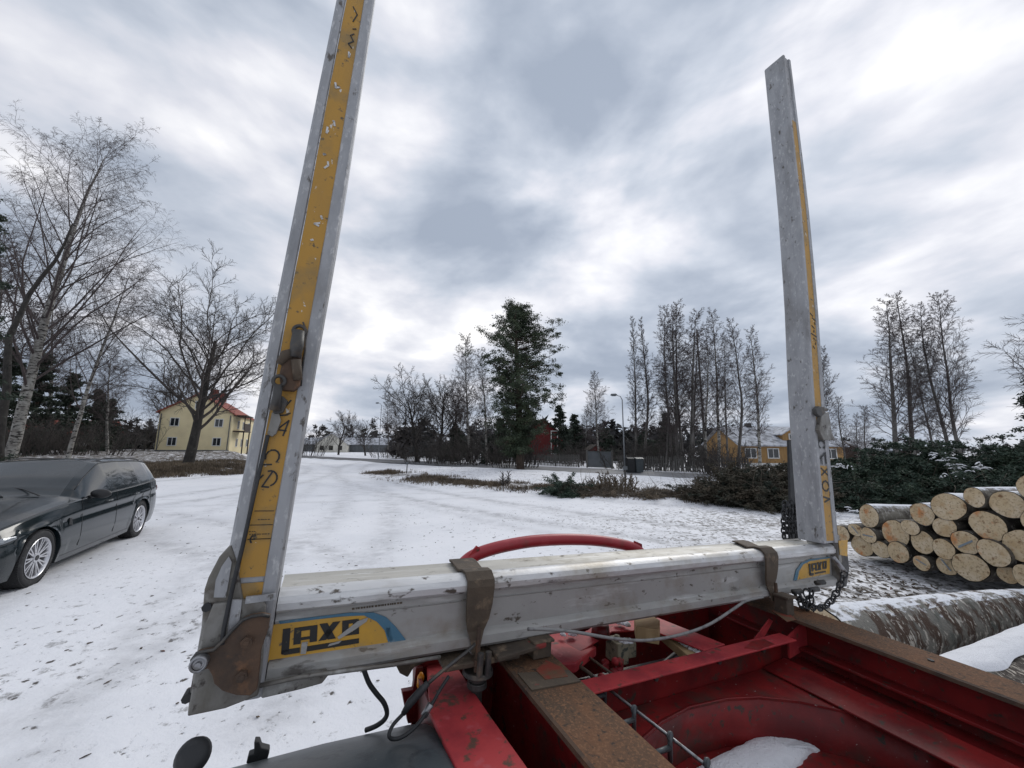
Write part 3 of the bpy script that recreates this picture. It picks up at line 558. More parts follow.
b.box((c[0], c[1], .72), (2.3, .05, 1.35), Matrix.Rotation(ang, 3, 'Z')); b.build('boards', M['greyw'], r)
for q in (a0, a1):
    b = MB(); b.box((q[0], q[1]-.06, .75), (.12, .12, 1.5)); b.build('post', M['fencew'], r)
for k, (px, lab, m) in enumerate(((629, 'dark wheeled bin before the grey board fence, left one', 'black'), (637, 'blue green wheeled bin before the grey board fence, right one', 'plastic'))):
    X = spot(px, 27.6); r = empty('wheeled_bin', (X, 27.6, 0.0), .2, lab, 'bin', 'wheeled bins by the fence')
    b = MB(); b.prism([(-.24, -.28, .06), (.24, -.28, .06), (.29, -.34, .98), (-.29, -.34, .98)], (0, .6, 0)); b.build('body', M[m], r, bevel=.02)
    b = MB(); b.prism([(-.31, -.38, .985), (-.31, .34, .985), (-.31, .34, 1.08), (-.31, -.1, 1.09)], (.62, 0, 0)); b.build('lid', M[m], r)
    for s in (-1, 1):
        b = MB(); b.cyl((s*.24, .30, .1), (s*.29, .30, .1), .1); b.build('wheel', M['black'], r)
def street_lamp(px, py, Y, label):
    X = spot(px, Y); zt, xt = tall(px-6 if px < 500 else px-4, py, Y); z0 = float(hgt(X, Y))
    r = empty('street_lamp', (X, Y, z0), 0, label, 'street lamp', 'street lamps along the road')
    b = MB(); b.tube([(0, 0, -.1), (0, 0, zt*.5), (0, 0, zt-.35-z0), (-.12, 0, zt-.1-z0), (-.45, 0, zt-z0)], [.055, .045, .035, .028, .022], 10); b.build('pole', M['pole'], r, smooth=True)
    b = MB(); b.tube([(-.35, 0, zt-z0), (-.45, 0, zt-z0+.02), (-.75, 0, zt-z0+.01), (-.82, 0, zt-z0-.02)], [.035, .09, .08, .03], 10); o = b.build('lamp_head', M['greyw'], r, smooth=True)
    b = MB(); b.box((-.6, 0, zt-z0-.075), (.28, .12, .02)); b.build('lens', M['lamp'], o)
street_lamp(379, 403, 52, 'tall thin street lamp far off beside the bare birches')
street_lamp(624, 395, 27.2, 'street lamp with flat head in front of the grey bins')
def road_post(px, Y, h, label, thick=.05):
    X = spot(px, Y); r = empty('road_post', (X, Y, float(hgt(X, Y))), 0, label, 'post')
    b = MB(); b.cyl((0, 0, -.1), (0, 0, h), thick); b.build('pole', M['darksteel'], r)
    b = MB(); b.box((0, -.06, h-.09), (thick*5, .02, .16)); b.build('reflector_plate', M['greyw'], r)
road_post(408, 24.6, .72, 'short dark post with a small plate at the tip of the verge', .03)
road_post(624, 17.5, .85, 'dark marker post in the verge below the street lamp', .04)
# utility poles between the trees
for px, Y, top, lab in ((571, 47, 425, 'thin wooden pole behind the fence right of the red barn'), (505+200, 36, 330, 'tall thin wooden pole among the birches before the ochre house')):
    zt, _ = tall(px, top, Y); X = spot(px, Y); r = empty('utility_pole', (X, Y, 0), 0, lab, 'pole')
    b = MB(); b.cyl((0, 0, -.1), (0, 0, zt), .11, .07, 10); b.build('pole', M['greybark'], r, smooth=True)
    b = MB(); b.cyl((0, 0, zt), (0, 0, zt+.08), .09, .03, 10); b.build('cap', M['darksteel'], r)

# ------------------------------------------------------------------ trees
def rot_dir(d, ang, az):
    t = Vector(d); a = t.orthogonal().normalized(); b = t.cross(a)
    ax = a*math.cos(az)+b*math.sin(az); v = t*math.cos(ang)+ax*math.sin(ang); return v.normalized()
def grow(rr, out, p, d, L, r, lv, spec):
    """one branch of level lv and everything on it; out[lv] collects its segments"""
    s = spec[lv]; n = s['n']; seg = L/n; pts = [p.copy()]; dirs = [d.copy()]
    for i in range(n):
        k = s['wob']; d = (d + Vector((rr.gauss(0, k), rr.gauss(0, k), rr.gauss(0, k)*.7 + s['up'])))
        if s.get('droop'): d.z -= s['droop']*(i+1)/n
        d.normalize(); p = p + d*seg; pts.append(p.copy()); dirs.append(d.copy())
    rad = lambda t: r*((1-t)**s.get('pw', .8)*(1-s['tip'])+s['tip'])
    for i in range(n):
        a, b = pts[i], pts[i+1]; out[lv].append((a.x, a.y, a.z, b.x, b.y, b.z, rad(i/n), rad((i+1)/n)))
    if lv+1 < len(spec):
        c = spec[lv+1]; m = c['num']; m = max(2, int(m*(min(1.6, L/c['per']) if 'per' in c else 1))); az = rr.uniform(0, 6.28)
        for j in range(m):
            t = c['t0'] + (1-c['t0'])*((j+rr.random()*.8)/m)**c.get('tp', 1.0); t = min(t, .985)
            f = t*n; i = min(int(f), n-1); q = pts[i].lerp(pts[i+1], f-i); az += 2.4+rr.uniform(-.5, .5)
            sh = c['shape'](t) if 'shape' in c else (1-.6*t)
            dd = rot_dir(dirs[i], c['ang']*rr.uniform(.75, 1.25), az); l2 = L*c['len']*sh*rr.uniform(.7, 1.2)
            if 'abs' in c: l2 = c['abs']*sh*rr.uniform(.6, 1.3)
            grow(rr, out, q, dd, l2, max(rad(t)*c['rr']*(.6+.4*sh), c['rmin']), lv+1, spec)
TW = .0085                                  # thinnest twig
def spec_birch(h, dens=1.0, weep=.08, w=1.0, tw=1.0):
    return [dict(n=12, wob=.035, up=.02, tip=.05, pw=.85),
            dict(n=6, wob=.09, up=.05, tip=.12, num=int(50*dens), t0=.20, len=.32*w, ang=.72, rr=.27, rmin=.010*tw, shape=lambda t: (1.08-t)**.7*min(1, (t-.05)*3.2)),
            dict(n=4, wob=.13, up=.0, droop=weep, tip=.2, num=9, t0=.12, len=.46, ang=.7, rr=.5, rmin=.0072*tw),
            dict(n=3, wob=.16, up=-.02, droop=weep*2.4, tip=.4, num=12, t0=.1, len=.62, ang=.6, rr=.6, rmin=TW*tw*.75)]
def spec_weep(dens=1.0, w=1.0):
    return [dict(n=14, wob=.03, up=.0, tip=.06, pw=.8),
            dict(n=8, wob=.08, up=.03, tip=.08, num=int(34*dens), t0=.20, len=.40*w, ang=.62, rr=.33, rmin=.016, shape=lambda t: (1.15-t)**.6),
            dict(n=5, wob=.13, up=.01, droop=.05, tip=.15, num=10, t0=.12, len=.48, ang=.7, rr=.5, rmin=.009),
            dict(n=4, wob=.14, up=.0, droop=.30, tip=.3, num=7, t0=.12, len=.5, ang=.7, rr=.55, rmin=.0065),
            dict(n=3, wob=.10, up=-.1, droop=.5, tip=.4, num=6, t0=.15, len=.75, ang=.6, rr=.6, rmin=.0052)]
def spec_oak(h, dens=1.0, tw=1.0):
    return [dict(n=8, wob=.05, up=.02, tip=.30, pw=1),
            dict(n=8, wob=.13, up=.05, tip=.10, num=int(18*dens), t0=.26, len=1.0, ang=.78, rr=.38, rmin=.04*tw, shape=lambda t: 1.02-.35*t),
            dict(n=5, wob=.17, up=.04, tip=.15, num=int(11*dens), t0=.15, len=.42, ang=.75, rr=.45, rmin=.018*tw),
            dict(n=4, wob=.18, up=.02, tip=.25, num=10, t0=.10, len=.46, ang=.7, rr=.55, rmin=.009*tw),
            dict(n=3, wob=.16, up=.03, tip=.4, num=6, t0=.12, len=.52, ang=.6, rr=.6, rmin=TW*tw*.8)]
def bare_tree(name, loc, h, r, spec, bark, twig, label, cat, group=None, seed=1, lean=(0, 0), trunk_h=None, extra=None):
    rr = random.Random(seed); root = empty(name, loc, 0, label, cat, group)
    out = [[] for _ in spec]; d = Vector((lean[0], lean[1], 1)).normalized()
    grow(rr, out, Vector((0, 0, -.15)), d, trunk_h or h, r, 0, spec)
    mz = max(max(q[5] for q in o) for o in out if o); k = h/mz; tipx, tipz = out[0][-1][3]*k, out[0][-1][5]*k; sh = (lean[0]*tipz-tipx)/max(tipz, .1)
    out = [[(q[0]*k+sh*q[2]*k, q[1]*k, q[2]*k, q[3]*k+sh*q[5]*k, q[4]*k, q[5]*k, q[6]*rk, q[7]*rk) for q in o] for o, rk in zip(out, [1]*len(out))]
    segs_obj('trunk', [(out[0], 10)], bark, root)
    g = [(out[1], 6), (out[2], 4)] + [(o, 3) for o in out[3:]]
    segs_obj('crown', g, twig, root)
    return root
def put(px, topx, topy, Y, base=None):
    """base point, height and lean of a tree seen at column px with its top at (topx, topy)"""
    X = spot(px, Y); z, xt = tall(topx, topy, Y); z0 = float(hgt(X, Y)) if base is None else base
    return (X, Y, z0), z-z0, ((xt-X)/(z-z0), 0)
PROTO = {}
def proto(kind, k, bark):
    """a few trees 10 m tall; every further tree is a copy of one of them, scaled and turned"""
    key = (kind, k, bark)
    if key not in PROTO:
        sp_ = {'birch': lambda: spec_birch(10, 1.1, .05, 1.0, 1.05), 'slim': lambda: spec_birch(10, 1.05, .07, .74, .9), 'tall': lambda: spec_birch(10, 1.3, -.02, .44, .9), 'oak': lambda: spec_oak(10, 1.0, 1.2)}[kind]()
        r = bare_tree('tree_model', (0, 0, 0), 10, .105 if kind != 'oak' else .24, sp_, M[bark] if kind != 'oak' else M['oakbark'], M['birchtwig'] if kind != 'oak' else M['twig'], 'x', 'tree', None, 500+k*17+len(kind), (0, 0), trunk_h=10 if kind != 'oak' else 5.2)
        top = max(v.co.z for c in r.children for v in c.data.vertices)
        PROTO[key] = (r, top)
    return PROTO[key]
def drop_protos():
    for r, _ in PROTO.values():
        for c in list(r.children): bpy.data.objects.remove(c)
        bpy.data.objects.remove(r)
def place(kind, k, bark, name, loc, h, w, lean, rz, label, cat, group):
    r, top = proto(kind, k, bark); c = copy_tree(r); c.name = name; s = h/top
    for ch in c.children: ch.name = ch.name.split('.')[0]
    Rm = Vector((0, 0, 1)).rotation_difference(Vector((lean[0], lean[1], 1)).normalized()).to_matrix().to_4x4()
    c.matrix_world = Matrix.Translation(Vector(loc)) @ Rm @ Matrix.Rotation(rz, 4, 'Z') @ Matrix.Diagonal((s*w, s*w, s, 1))
    for kk, vv in (('label', label), ('category', cat), ('group', group)):
        if vv: c[kk] = vv
        elif kk in c: del c[kk]
    return c
def birch_at(px, tx, ty, Y, label, seed, dens=1.0, w=1.0, weep=.08, r=None, tw=1.0, group=None, name='birch_tree', bark='birch', cat='tree', spec=None):
    loc, h, lean = put(px, tx, ty, Y); kind = 'birch' if w > .75 else ('slim' if w > .44 else 'tall')
    if spec is None:
        ww = w/{'birch': 1.0, 'slim': .62, 'tall': .45}[kind]*random.Random(seed).uniform(.85, 1.25)
        return place(kind, seed % (5 if kind == 'slim' else 3), bark, name, loc, h, ww, lean, seed*1.7, label, cat, group)
    return bare_tree(name, loc, h, r or h*.0125, spec, M[bark], M['birchtwig'], label, cat, group, seed, lean)
def oak_at(px, tx, ty, Y, label, seed, dens=1.0, r=None, tw=1.0, group=None, name='oak_tree', th=.45, own=False, w=1.0):
    loc, h, lean = put(px, tx, ty, Y)
    if not own: return place('oak', seed % 3, 'oakbark', name, loc, h, w, lean, seed*2.3, label, 'tree', group)
    return bare_tree(name, loc, h, r or h*.03, spec_oak(h, dens, tw), M['oakbark'], M['twig'], label, 'tree', group, seed, lean, trunk_h=h*th)
# --- left side
birch_at(12, 108, 108, 25, 'tall white trunked weeping birch with leaning trunk behind the dark car', 5, r=.30, group='birches behind the car', spec=spec_weep(1.3, 1.22))
birch_at(70, 112, 235, 27, 'smaller birch with thin pale trunk right of the tall weeping birch', 8, r=.14, group='birches behind the car', spec=spec_weep(.9, 1.1))
birch_at(-30, 20, 235, 30, 'bare birch with only its thin twigs in view at the left edge', 81, .9, 1.3, .12, r=.15, group='birches behind the car')
birch_at(40, 60, 290, 36, 'short bare birch between the two birches behind the car', 82, 1.0, 1.3, .1, r=.13, group='birches behind the car')
birch_at(108, 120, 345, 40, 'slender bare birch left of the beige cottage', 83, 1.0, 1.1, .1, r=.10, group='birches behind the car')
oak_at(190, 224, 256, 26, 'big dark bare oak before the yellow house', 21, 1.35, r=.33, th=.55, own=True)
oak_at(165, 172, 352, 60, 'bare broad tree behind the yellow house roof', 23, .9, r=.3, tw=1.8)
# dead snag
loc, h, lean = put(3, 71, 222, 21)
r = empty('dead_tree', loc, 0, 'dark broken dead trunk with few branch stubs leaning right', 'tree'); rr = random.Random(4); o_ = [[], []]
grow(rr, o_, Vector((0, 0, -.1)), Vector((lean[0], 0, 1)).normalized(), h, .20, 0, [dict(n=11, wob=.11, up=.0, tip=.20, pw=.8), dict(n=5, wob=.25, up=.02, tip=.1, num=18, t0=.25, len=.09, ang=1.1, rr=.2, rmin=.014)])
tz = o_[0][-1][5]; shx = lean[0]-o_[0][-1][3]/tz; kz = h/tz
o_ = [[((q[0]+shx*q[2])*1, q[1], q[2]*kz, q[3]+shx*q[5], q[4], q[5]*kz, q[6], q[7]) for q in o] for o in o_]
segs_obj('trunk', [(o_[0], 10)], M['oakbark'], r); segs_obj('crown', [(o_[1], 5)], M['oakbark'], r)
# conifers
def conifer(name, loc, h, wdt, label, seed, kind='spruce', group=None, t0=.06, n_b=70, mat_='sprucen', size=.20, per=26, cat='tree'):
    rng = np.random.default_rng(seed); rr = random.Random(seed); root = empty(name, loc, 0, label, cat, group)
    segs_obj('trunk', [([(0, 0, -.2, 0, 0, h*.5, h*.016+.03, h*.010+.02), (0, 0, h*.5, 0, 0, h*.98, h*.010+.02, .01)], 8)], M['pinebark'], root)
    limbs, cs, sp = [], [], []
    for i in range(n_b):
        t = t0+(1-t0)*(i+rr.random())/n_b; az = rr.uniform(0, 6.28); L = wdt*((1-t)**.8)*rr.uniform(.65, 1.1)+.12
        dz = -.25 if kind == 'spruce' else .15; p = Vector((0, 0, t*h*.97)); d = Vector((math.cos(az), math.sin(az), dz+.35*t))
        for k in range(5):
            q = p + d*(L/5); limbs.append((p.x, p.y, p.z, q.x, q.y, q.z, .03*(1-k/6), .03*(1-(k+1)/6))); p = q; d.z += .05
            cs.append((p.x, p.y, p.z)); sp.append(.10+.05*L*(1.2-k/5))
    segs_obj('branches', [(limbs, 4)], M['pinebark'], root)
    Vc, Fc = cards(rng, cs, size, per, np.array(sp), .55, droop=.25); mesh_obj('crown', Vc, Fc, M[mat_], root)
    return root
for i, (px, ty, Y, w, lab) in enumerate(((28, 352, 33, 2.6, 'dark dense spruce behind the leaning white birch trunk'), (62, 372, 36, 2.4, 'dark spruce left of the thin pale birch'), (88, 388, 41, 2.3, 'low dark spruce right of the thin pale birch trunk'), (-8, 345, 30, 2.6, 'dark spruce behind the dead trunk at the left edge'), (104, 398, 46, 2.6, 'lowest dark spruce next to the beige cottage'))):
    loc, h, _ = put(px, px, ty, Y); conifer('spruce_tree', loc, h, w, lab, 40+i, group='dark spruces behind the car', n_b=60, per=30, size=.24)
# spruce whose bough tips reach in at the left edge
X = spot(-75, 15); root = conifer('spruce_tree', (X, 15, 0), 12.5, 2.7, 'tall spruce mostly out of view with bough tips at the left edge', 47, n_b=50, per=70, size=.13)
# --- the tall pine
def pine(loc, h, label, seed):
    rng = np.random.default_rng(seed); rr = random.Random(seed); root = empty('pine_tree', loc, 0, label, 'tree')
    tp = [Vector((0, 0, -.2))]; d = Vector((.01, 0, 1))
    for i in range(10):
        d = (d+Vector((rr.gauss(0, .03), rr.gauss(0, .03), 0))).normalized(); tp.append(tp[-1]+d*(h*.985/10))
    rad = lambda t: .30*(1-t)**.8+.05
    segs_obj('trunk', [([(*tp[i], *tp[i+1], rad(i/10), rad((i+1)/10)) for i in range(10)], 10)], M['pinebark'], root)
    limbs, cs, sp = [], [], []
    prof = [(.05, 1.3), (.15, 2.3), (.26, 2.2), (.36, 2.5), (.43, 3.7), (.52, 3.4), (.62, 3.3), (.72, 3.1), (.8, 2.3), (.88, 2.2), (.95, 1.5), (1.0, .7)]
    for i in range(165):
        t = .10+.895*((i+rr.random())/165); az = rr.uniform(0, 6.28)
        L = np.interp(t, [a for a, _ in prof], [b for _, b in prof])*rr.uniform(.32, 1.12)
        if t > .4: L *= 1+.20*math.cos(az)          # fuller to the right
        if .66 < t < .74 and math.cos(az) < -.5: L = max(L, 2.6)*1.15
        if .38 < t < .47 and math.cos(az) > .5: L *= 1.2
        if t > .8 and math.cos(az) > .3: L *= .8
        p = tp[min(int(t*10), 9)].lerp(tp[min(int(t*10)+1, 10)], t*10-int(t*10)); d = Vector((math.cos(az), math.sin(az), rr.uniform(-.15, .35)+.4*max(0, t-.6)))
        for k in range(6):
            d = (d+Vector((rr.gauss(0, .12), rr.gauss(0, .12), rr.gauss(.03, .08)))); q = p+d*(L/6); limbs.append((*p, *q, .055*(1-k/7), .055*(1-(k+1)/7))); p = q
            if k >= 2 or t < .3:
                for _ in range(2):
                    e = p+Vector((rr.gauss(0, .25), rr.gauss(0, .25), rr.gauss(.05, .26))); limbs.append((*p, *e, .018, .01)); cs.append(tuple(e)); sp.append(rr.uniform(.10, .22))
    segs_obj('branches', [(limbs, 4)], M['pinebark'], root)
    Vc, Fc = cards(rng, cs, .12, 78, np.array(sp)*1.05, .55, droop=-.1); mesh_obj('crown', Vc, Fc, M['needles'], root)
    return root
loc, h, _ = put(532, 512, 303, 31); loc = (loc[0]-.9, loc[1], loc[2])
pine(loc, h, 'tall dense green pine standing alone before the red barn', 12)
for i, (px, ty, Y, w, lab) in enumerate(((560, 404, 44, 1.8, 'small dark spruce just right of the tall pine'), (575, 414, 47, 1.7, 'shorter dark spruce second to the right of the pine'), (606, 428, 46, 1.8, 'low dark spruce beside the white trunked birch'), (667, 412, 45, 1.8, 'dark spruce among the tall bare trees behind the fence'), (645, 432, 44, 1.7, 'low dark spruce behind the board fence'), (500, 418, 40, 2.2, 'dark spruce low down left of the tall pine'), (455, 425, 45, 2.2, 'dark spruce under the bare oaks beyond the road'))):
    loc, h, _ = put(px, px, ty, Y); conifer('spruce_tree', loc, h, w, lab, 60+i, group='small spruces behind the fence', n_b=45, per=20, size=.27)
# --- bare trees of the middle
G1 = 'bare trees beyond the road'
oak_at(339, 343, 409, 70, 'round crowned bare tree far off at the bend of the road', 31, .9, tw=2.2, group=G1)
oak_at(366, 368, 416, 66, 'smaller bare tree right of the round crowned one', 32, .8, tw=2.0, group=G1)
birch_at(388, 389, 398, 55, 'thin bare birch just right of the far street lamp', 33, .9, .9, .03, tw=2.0, group=G1)
birch_at(397, 398, 395, 53, 'second thin bare birch right of the far street lamp', 34, .9, .9, .03, tw=2.0, group=G1)
oak_at(418, 421, 369, 42, 'large upright bare oak left of the dense group by the pine', 35, 1.0, tw=1.5, group=G1, r=.24)
oak_at(441, 439, 372, 43, 'second upright bare oak between the large oak and the tall birch', 36, 1.0, tw=1.5, group=G1, r=.22)
oak_at(457, 458, 382, 45, 'bare oak close left of the tall birch by the pine', 37, .9, tw=1.5, group=G1, r=.2)
birch_at(471, 472, 332, 40, 'tall bare birch immediately left of the tall pine', 38, 1.1, .95, .05, tw=1.5, group=G1)
birch_at(487, 482, 350, 38, 'pale slim birch trunk before the left side of the pine', 39, .5, .7, .05, r=.11, tw=1.2, group=G1)
birch_at(599, 597, 369, 41, 'white trunked weeping birch between pine and street lamp', 41, 1.2, 1.1, .12, tw=1.6, group=G1)
birch_at(586, 585, 408, 47, 'small bare birch right of the small spruces', 42, .9, 1, .05, tw=1.8, group=G1)
birch_at(634, 633, 315, 34, 'narrow tall poplar, left stem of the close pair', 43, 1.35, .42, -.06, r=.17, tw=1.3, group=G1, name='poplar_tree', bark='greybark')
birch_at(643, 642, 318, 34.6, 'narrow tall poplar, right stem of the close pair', 44, 1.35, .42, -.06, r=.17, tw=1.3, group=G1, name='poplar_tree', bark='greybark')
G2 = 'tall slender bare trees in the row right of the street lamp'
for i, (px, tx, ty, Y, w, rr_, lab) in enumerate((
        (671, 659, 306, 32, .62, .15, 'tallest clump of bare trees, outer left stem'), (676, 672, 303, 31.5, .66, .17, 'tallest clump of bare trees, thick second stem'),
        (681, 683, 296, 32.5, .62, .18, 'tallest clump of bare trees, middle stem reaching highest'), (687, 697, 306, 31, .60, .14, 'tallest clump of bare trees, outer right stem'),
        (692, 691, 330, 35, .55, .12, 'bare alder half hidden just right of the tallest clump'), (705, 704, 322, 33, .45, .10, 'very thin bare birch beside the tall wooden pole'),
        (717, 713, 306, 34, .52, .13, 'slender bare birch left of the broad low branched tree'), (737, 729, 318, 33, .66, .14, 'bare tree with spreading branches at the left end of the ochre house'),
        (727, 724, 330, 36, .5, .11, 'slim bare birch behind the spreading tree'), (758, 754, 322, 35, .66, .11, 'slender birch before the roof of the ochre house'),
        (664, 664, 395, 30, .9, .10, 'short leaning bare tree at the foot of the tallest clump'))):
    birch_at(px, tx, ty, Y, lab, 100+i, 1.15, w, .0 if i < 5 else .03, r=rr_, tw=1.25, group=G2, name='bare_tree', bark='greybark' if i not in (5, 6, 9) else 'birch')
birch_at(822, 822, 346, 34, 'bare birch showing on both sides of the upright metal stake', 131, .9, .8, .06, r=.1, tw=1.3, group=G2)
for i, (px, ty, Y, lab) in enumerate(((842, 396, 30, 'thin sapling right of the upright metal stake'), (857, 412, 28, 'small sapling with a dark nest left of the five birches'), (868, 404, 31, 'thin sapling close left of the five birches'))):
    birch_at(px, px-2, ty, Y, lab, 140+i, .6, .7, .0, r=.045, tw=1.0, group='saplings behind the brush pile', name='sapling', bark='greybark')
G3 = 'five birches standing behind the brush pile'
for i, (px, tx, ty, Y, w, rr_, lab) in enumerate(((895, 872, 300, 24, .62, .12, 'first birch from the ochre house of the five behind the brush'), (913, 895, 291, 24.5, .55, .11, 'second birch from the ochre house with forked top'),
        (934, 913, 330, 26, .5, .09, 'thin third birch in the middle of the five'), (949, 914, 303, 24, .55, .11, 'fourth birch, leaning left through the middle of the five'),
        (961, 929, 291, 23.5, .85, .13, 'fifth and widest birch farthest from the ochre house'))):
    birch_at(px, tx, ty, Y, lab, 152+i, 1.1, w, .05, r=rr_, tw=1.05, group=G3, bark='greybark')
birch_at(1078, 1062, 235, 16, 'birch mostly out of view with twigs at the right edge', 171, 1.0, .95, .14, r=.13)
loc, h, _ = put(1044, 1044, 372, 17); conifer('spruce_tree', loc, h, 1.15, 'young spruce cut off by the right edge above the log pile', 172, n_b=40, per=30, size=.14)
# thickets (shrubs) behind the fence
def shrub(px, ty, Y, w, label, seed, m='twig', group='dark bare thickets behind the road', name='bare_shrub', n=46):
    loc, h, _ = put(px, px, ty, Y); rr = random.Random(seed); root = empty(name, loc, 0, label, 'shrub', group)
    out = [[], [], []]; sp_ = [dict(n=5, wob=.12, up=.03, tip=.2), dict(n=3, wob=.2, up=.02, tip=.3, num=7, t0=.15, len=.45, ang=.6, rr=.6, rmin=.014), dict(n=2, wob=.2, up=.0, tip=.4, num=4, t0=.2, len=.5, ang=.7, rr=.6, rmin=.011)]
    for _ in range(n):
        a, b = rr.uniform(0, 6.28), rr.random()**.5; p = Vector((math.cos(a)*b*w*.5, math.sin(a)*b*w*.4, -.1)); d = Vector((math.cos(a)*b*.5, math.sin(a)*b*.5, 1)).normalized()
        grow(rr, out, p, d, h*rr.uniform(.6, 1.05), .03, 0, sp_)
    segs_obj('crown', [(out[0], 4), (out[1], 3), (out[2], 3)], M[m], root)
for i, (px, ty, Y, w, lab) in enumerate(((308, 426, 62, 7, 'dark thicket left of the round crowned bare tree'), (428, 435, 40, 5, 'dark thicket under the large upright oak'), (450, 432, 38, 5, 'dark thicket left of the pale slim birch'), (478, 430, 37, 5, 'dark thicket at the foot of the tall bare birch'), (515, 436, 33, 4, 'dark thicket at the foot of the pine'), (655, 436, 31, 3, 'reddish brown thicket left of the tallest clump of trees'), (700, 442, 30, 3, 'low thicket behind the right end of the picket fence'), (722, 436, 26, 3, 'grey bush at the left end of the ochre house'), (130, 405, 50, 7, 'bare thicket before the beige cottage'), (50, 415, 30, 7, 'dark thicket between the two leaning birch trunks'), (95, 420, 32, 6, 'dark thicket right of the thin pale birch trunk'), (12, 412, 28, 5, 'dark thicket at the foot of the dead trunk'), (540, 444, 46, 6, 'dark thicket before the red barn'), (590, 446, 45, 5, 'low thicket beside the small red shed'), (680, 445, 38, 6, 'brown thicket behind the tallest clump of trees'), (416, 444, 60, 8, 'low dark thicket left of the large upright oak'), (395, 440, 58, 7, 'dark thicket beyond the far thin birches'), (625, 440, 33, 4, 'dark thicket behind the wheeled bins'), (572, 440, 38, 4, 'dark thicket right of the red barn'))):
    shrub(px, ty, Y, w, lab, 200+i)
# hedge-like saplings in the verge
for i, (px, ty, Y, w, lab) in enumerate(((505, 468, 17.2, .5, 'few thin bare stems standing in the snowy verge below the pine'), (617, 470, 15.6, 1.3, 'reddish dry bush in the verge beside the marker post'), (597, 474, 15.4, .9, 'sparse dry bush left of the reddish bush'))):
    shrub(px, ty, Y, w, lab, 230+i, m='drygrass' if i else 'twig', group='dry bushes in the verge', n=(5, 34, 16)[i])

drop_protos()
# far-off wood (reads as one mass)
rng = np.random.default_rng(77); rr = random.Random(7); segs = []; cs = []
for i in range(620):
    px = rr.uniform(-260, 1400); Y = rr.uniform(105, 170)
    if 430 <= i < 520: continue
    if i >= 330: px = rr.uniform(395, 735) if i < 520 else rr.uniform(-40, 150); Y = rr.uniform(50, 80) if i < 520 else rr.uniform(62, 90)
    X = spot(px, Y); h = rr.uniform(4.5, 9.5)*Y/120
    if i >= 330: h = rr.uniform(2.6, 5.0)
    if 735 < px < 1100: h *= .55
    if 250 < px < 330: h *= .9
    if abs(X) > 420: continue
    segs.append((X, Y, -.3, X, Y, h, .12, .03))
    conif = rr.random() < .45
    for k in range(16 if conif else 11):
        t = rr.random(); wv = (1-t)*h*.20 if conif else h*.22*math.sin(math.pi*min(1, t+.15)); cs.append((X+rr.gauss(0, wv), Y+rr.gauss(0, wv), h*(.12+.86*t)))
Vc, Fc = cards(rng, cs, 1.0, 12, .42, .9); Vs, Fs = segs_mesh(segs, 3)
Fs3 = np.concatenate([Fs[:, :3], Fs[:, [0, 2, 3]]]); 
tag(mesh_obj('far_woods', np.concatenate([Vc, Vs]), np.concatenate([Fc, Fs3+len(Vc)]), mat('far_wood', (0.040, 0.040, 0.042), 0.9, 0, layers=(((0.07, 0.062, 0.06), .08, .4, .6, 5, O1), ((0.022, 0.03, 0.024), .12, .5, .65, 5, O1)))), 'dark distant woods along the horizon', 'woods', kind='stuff')

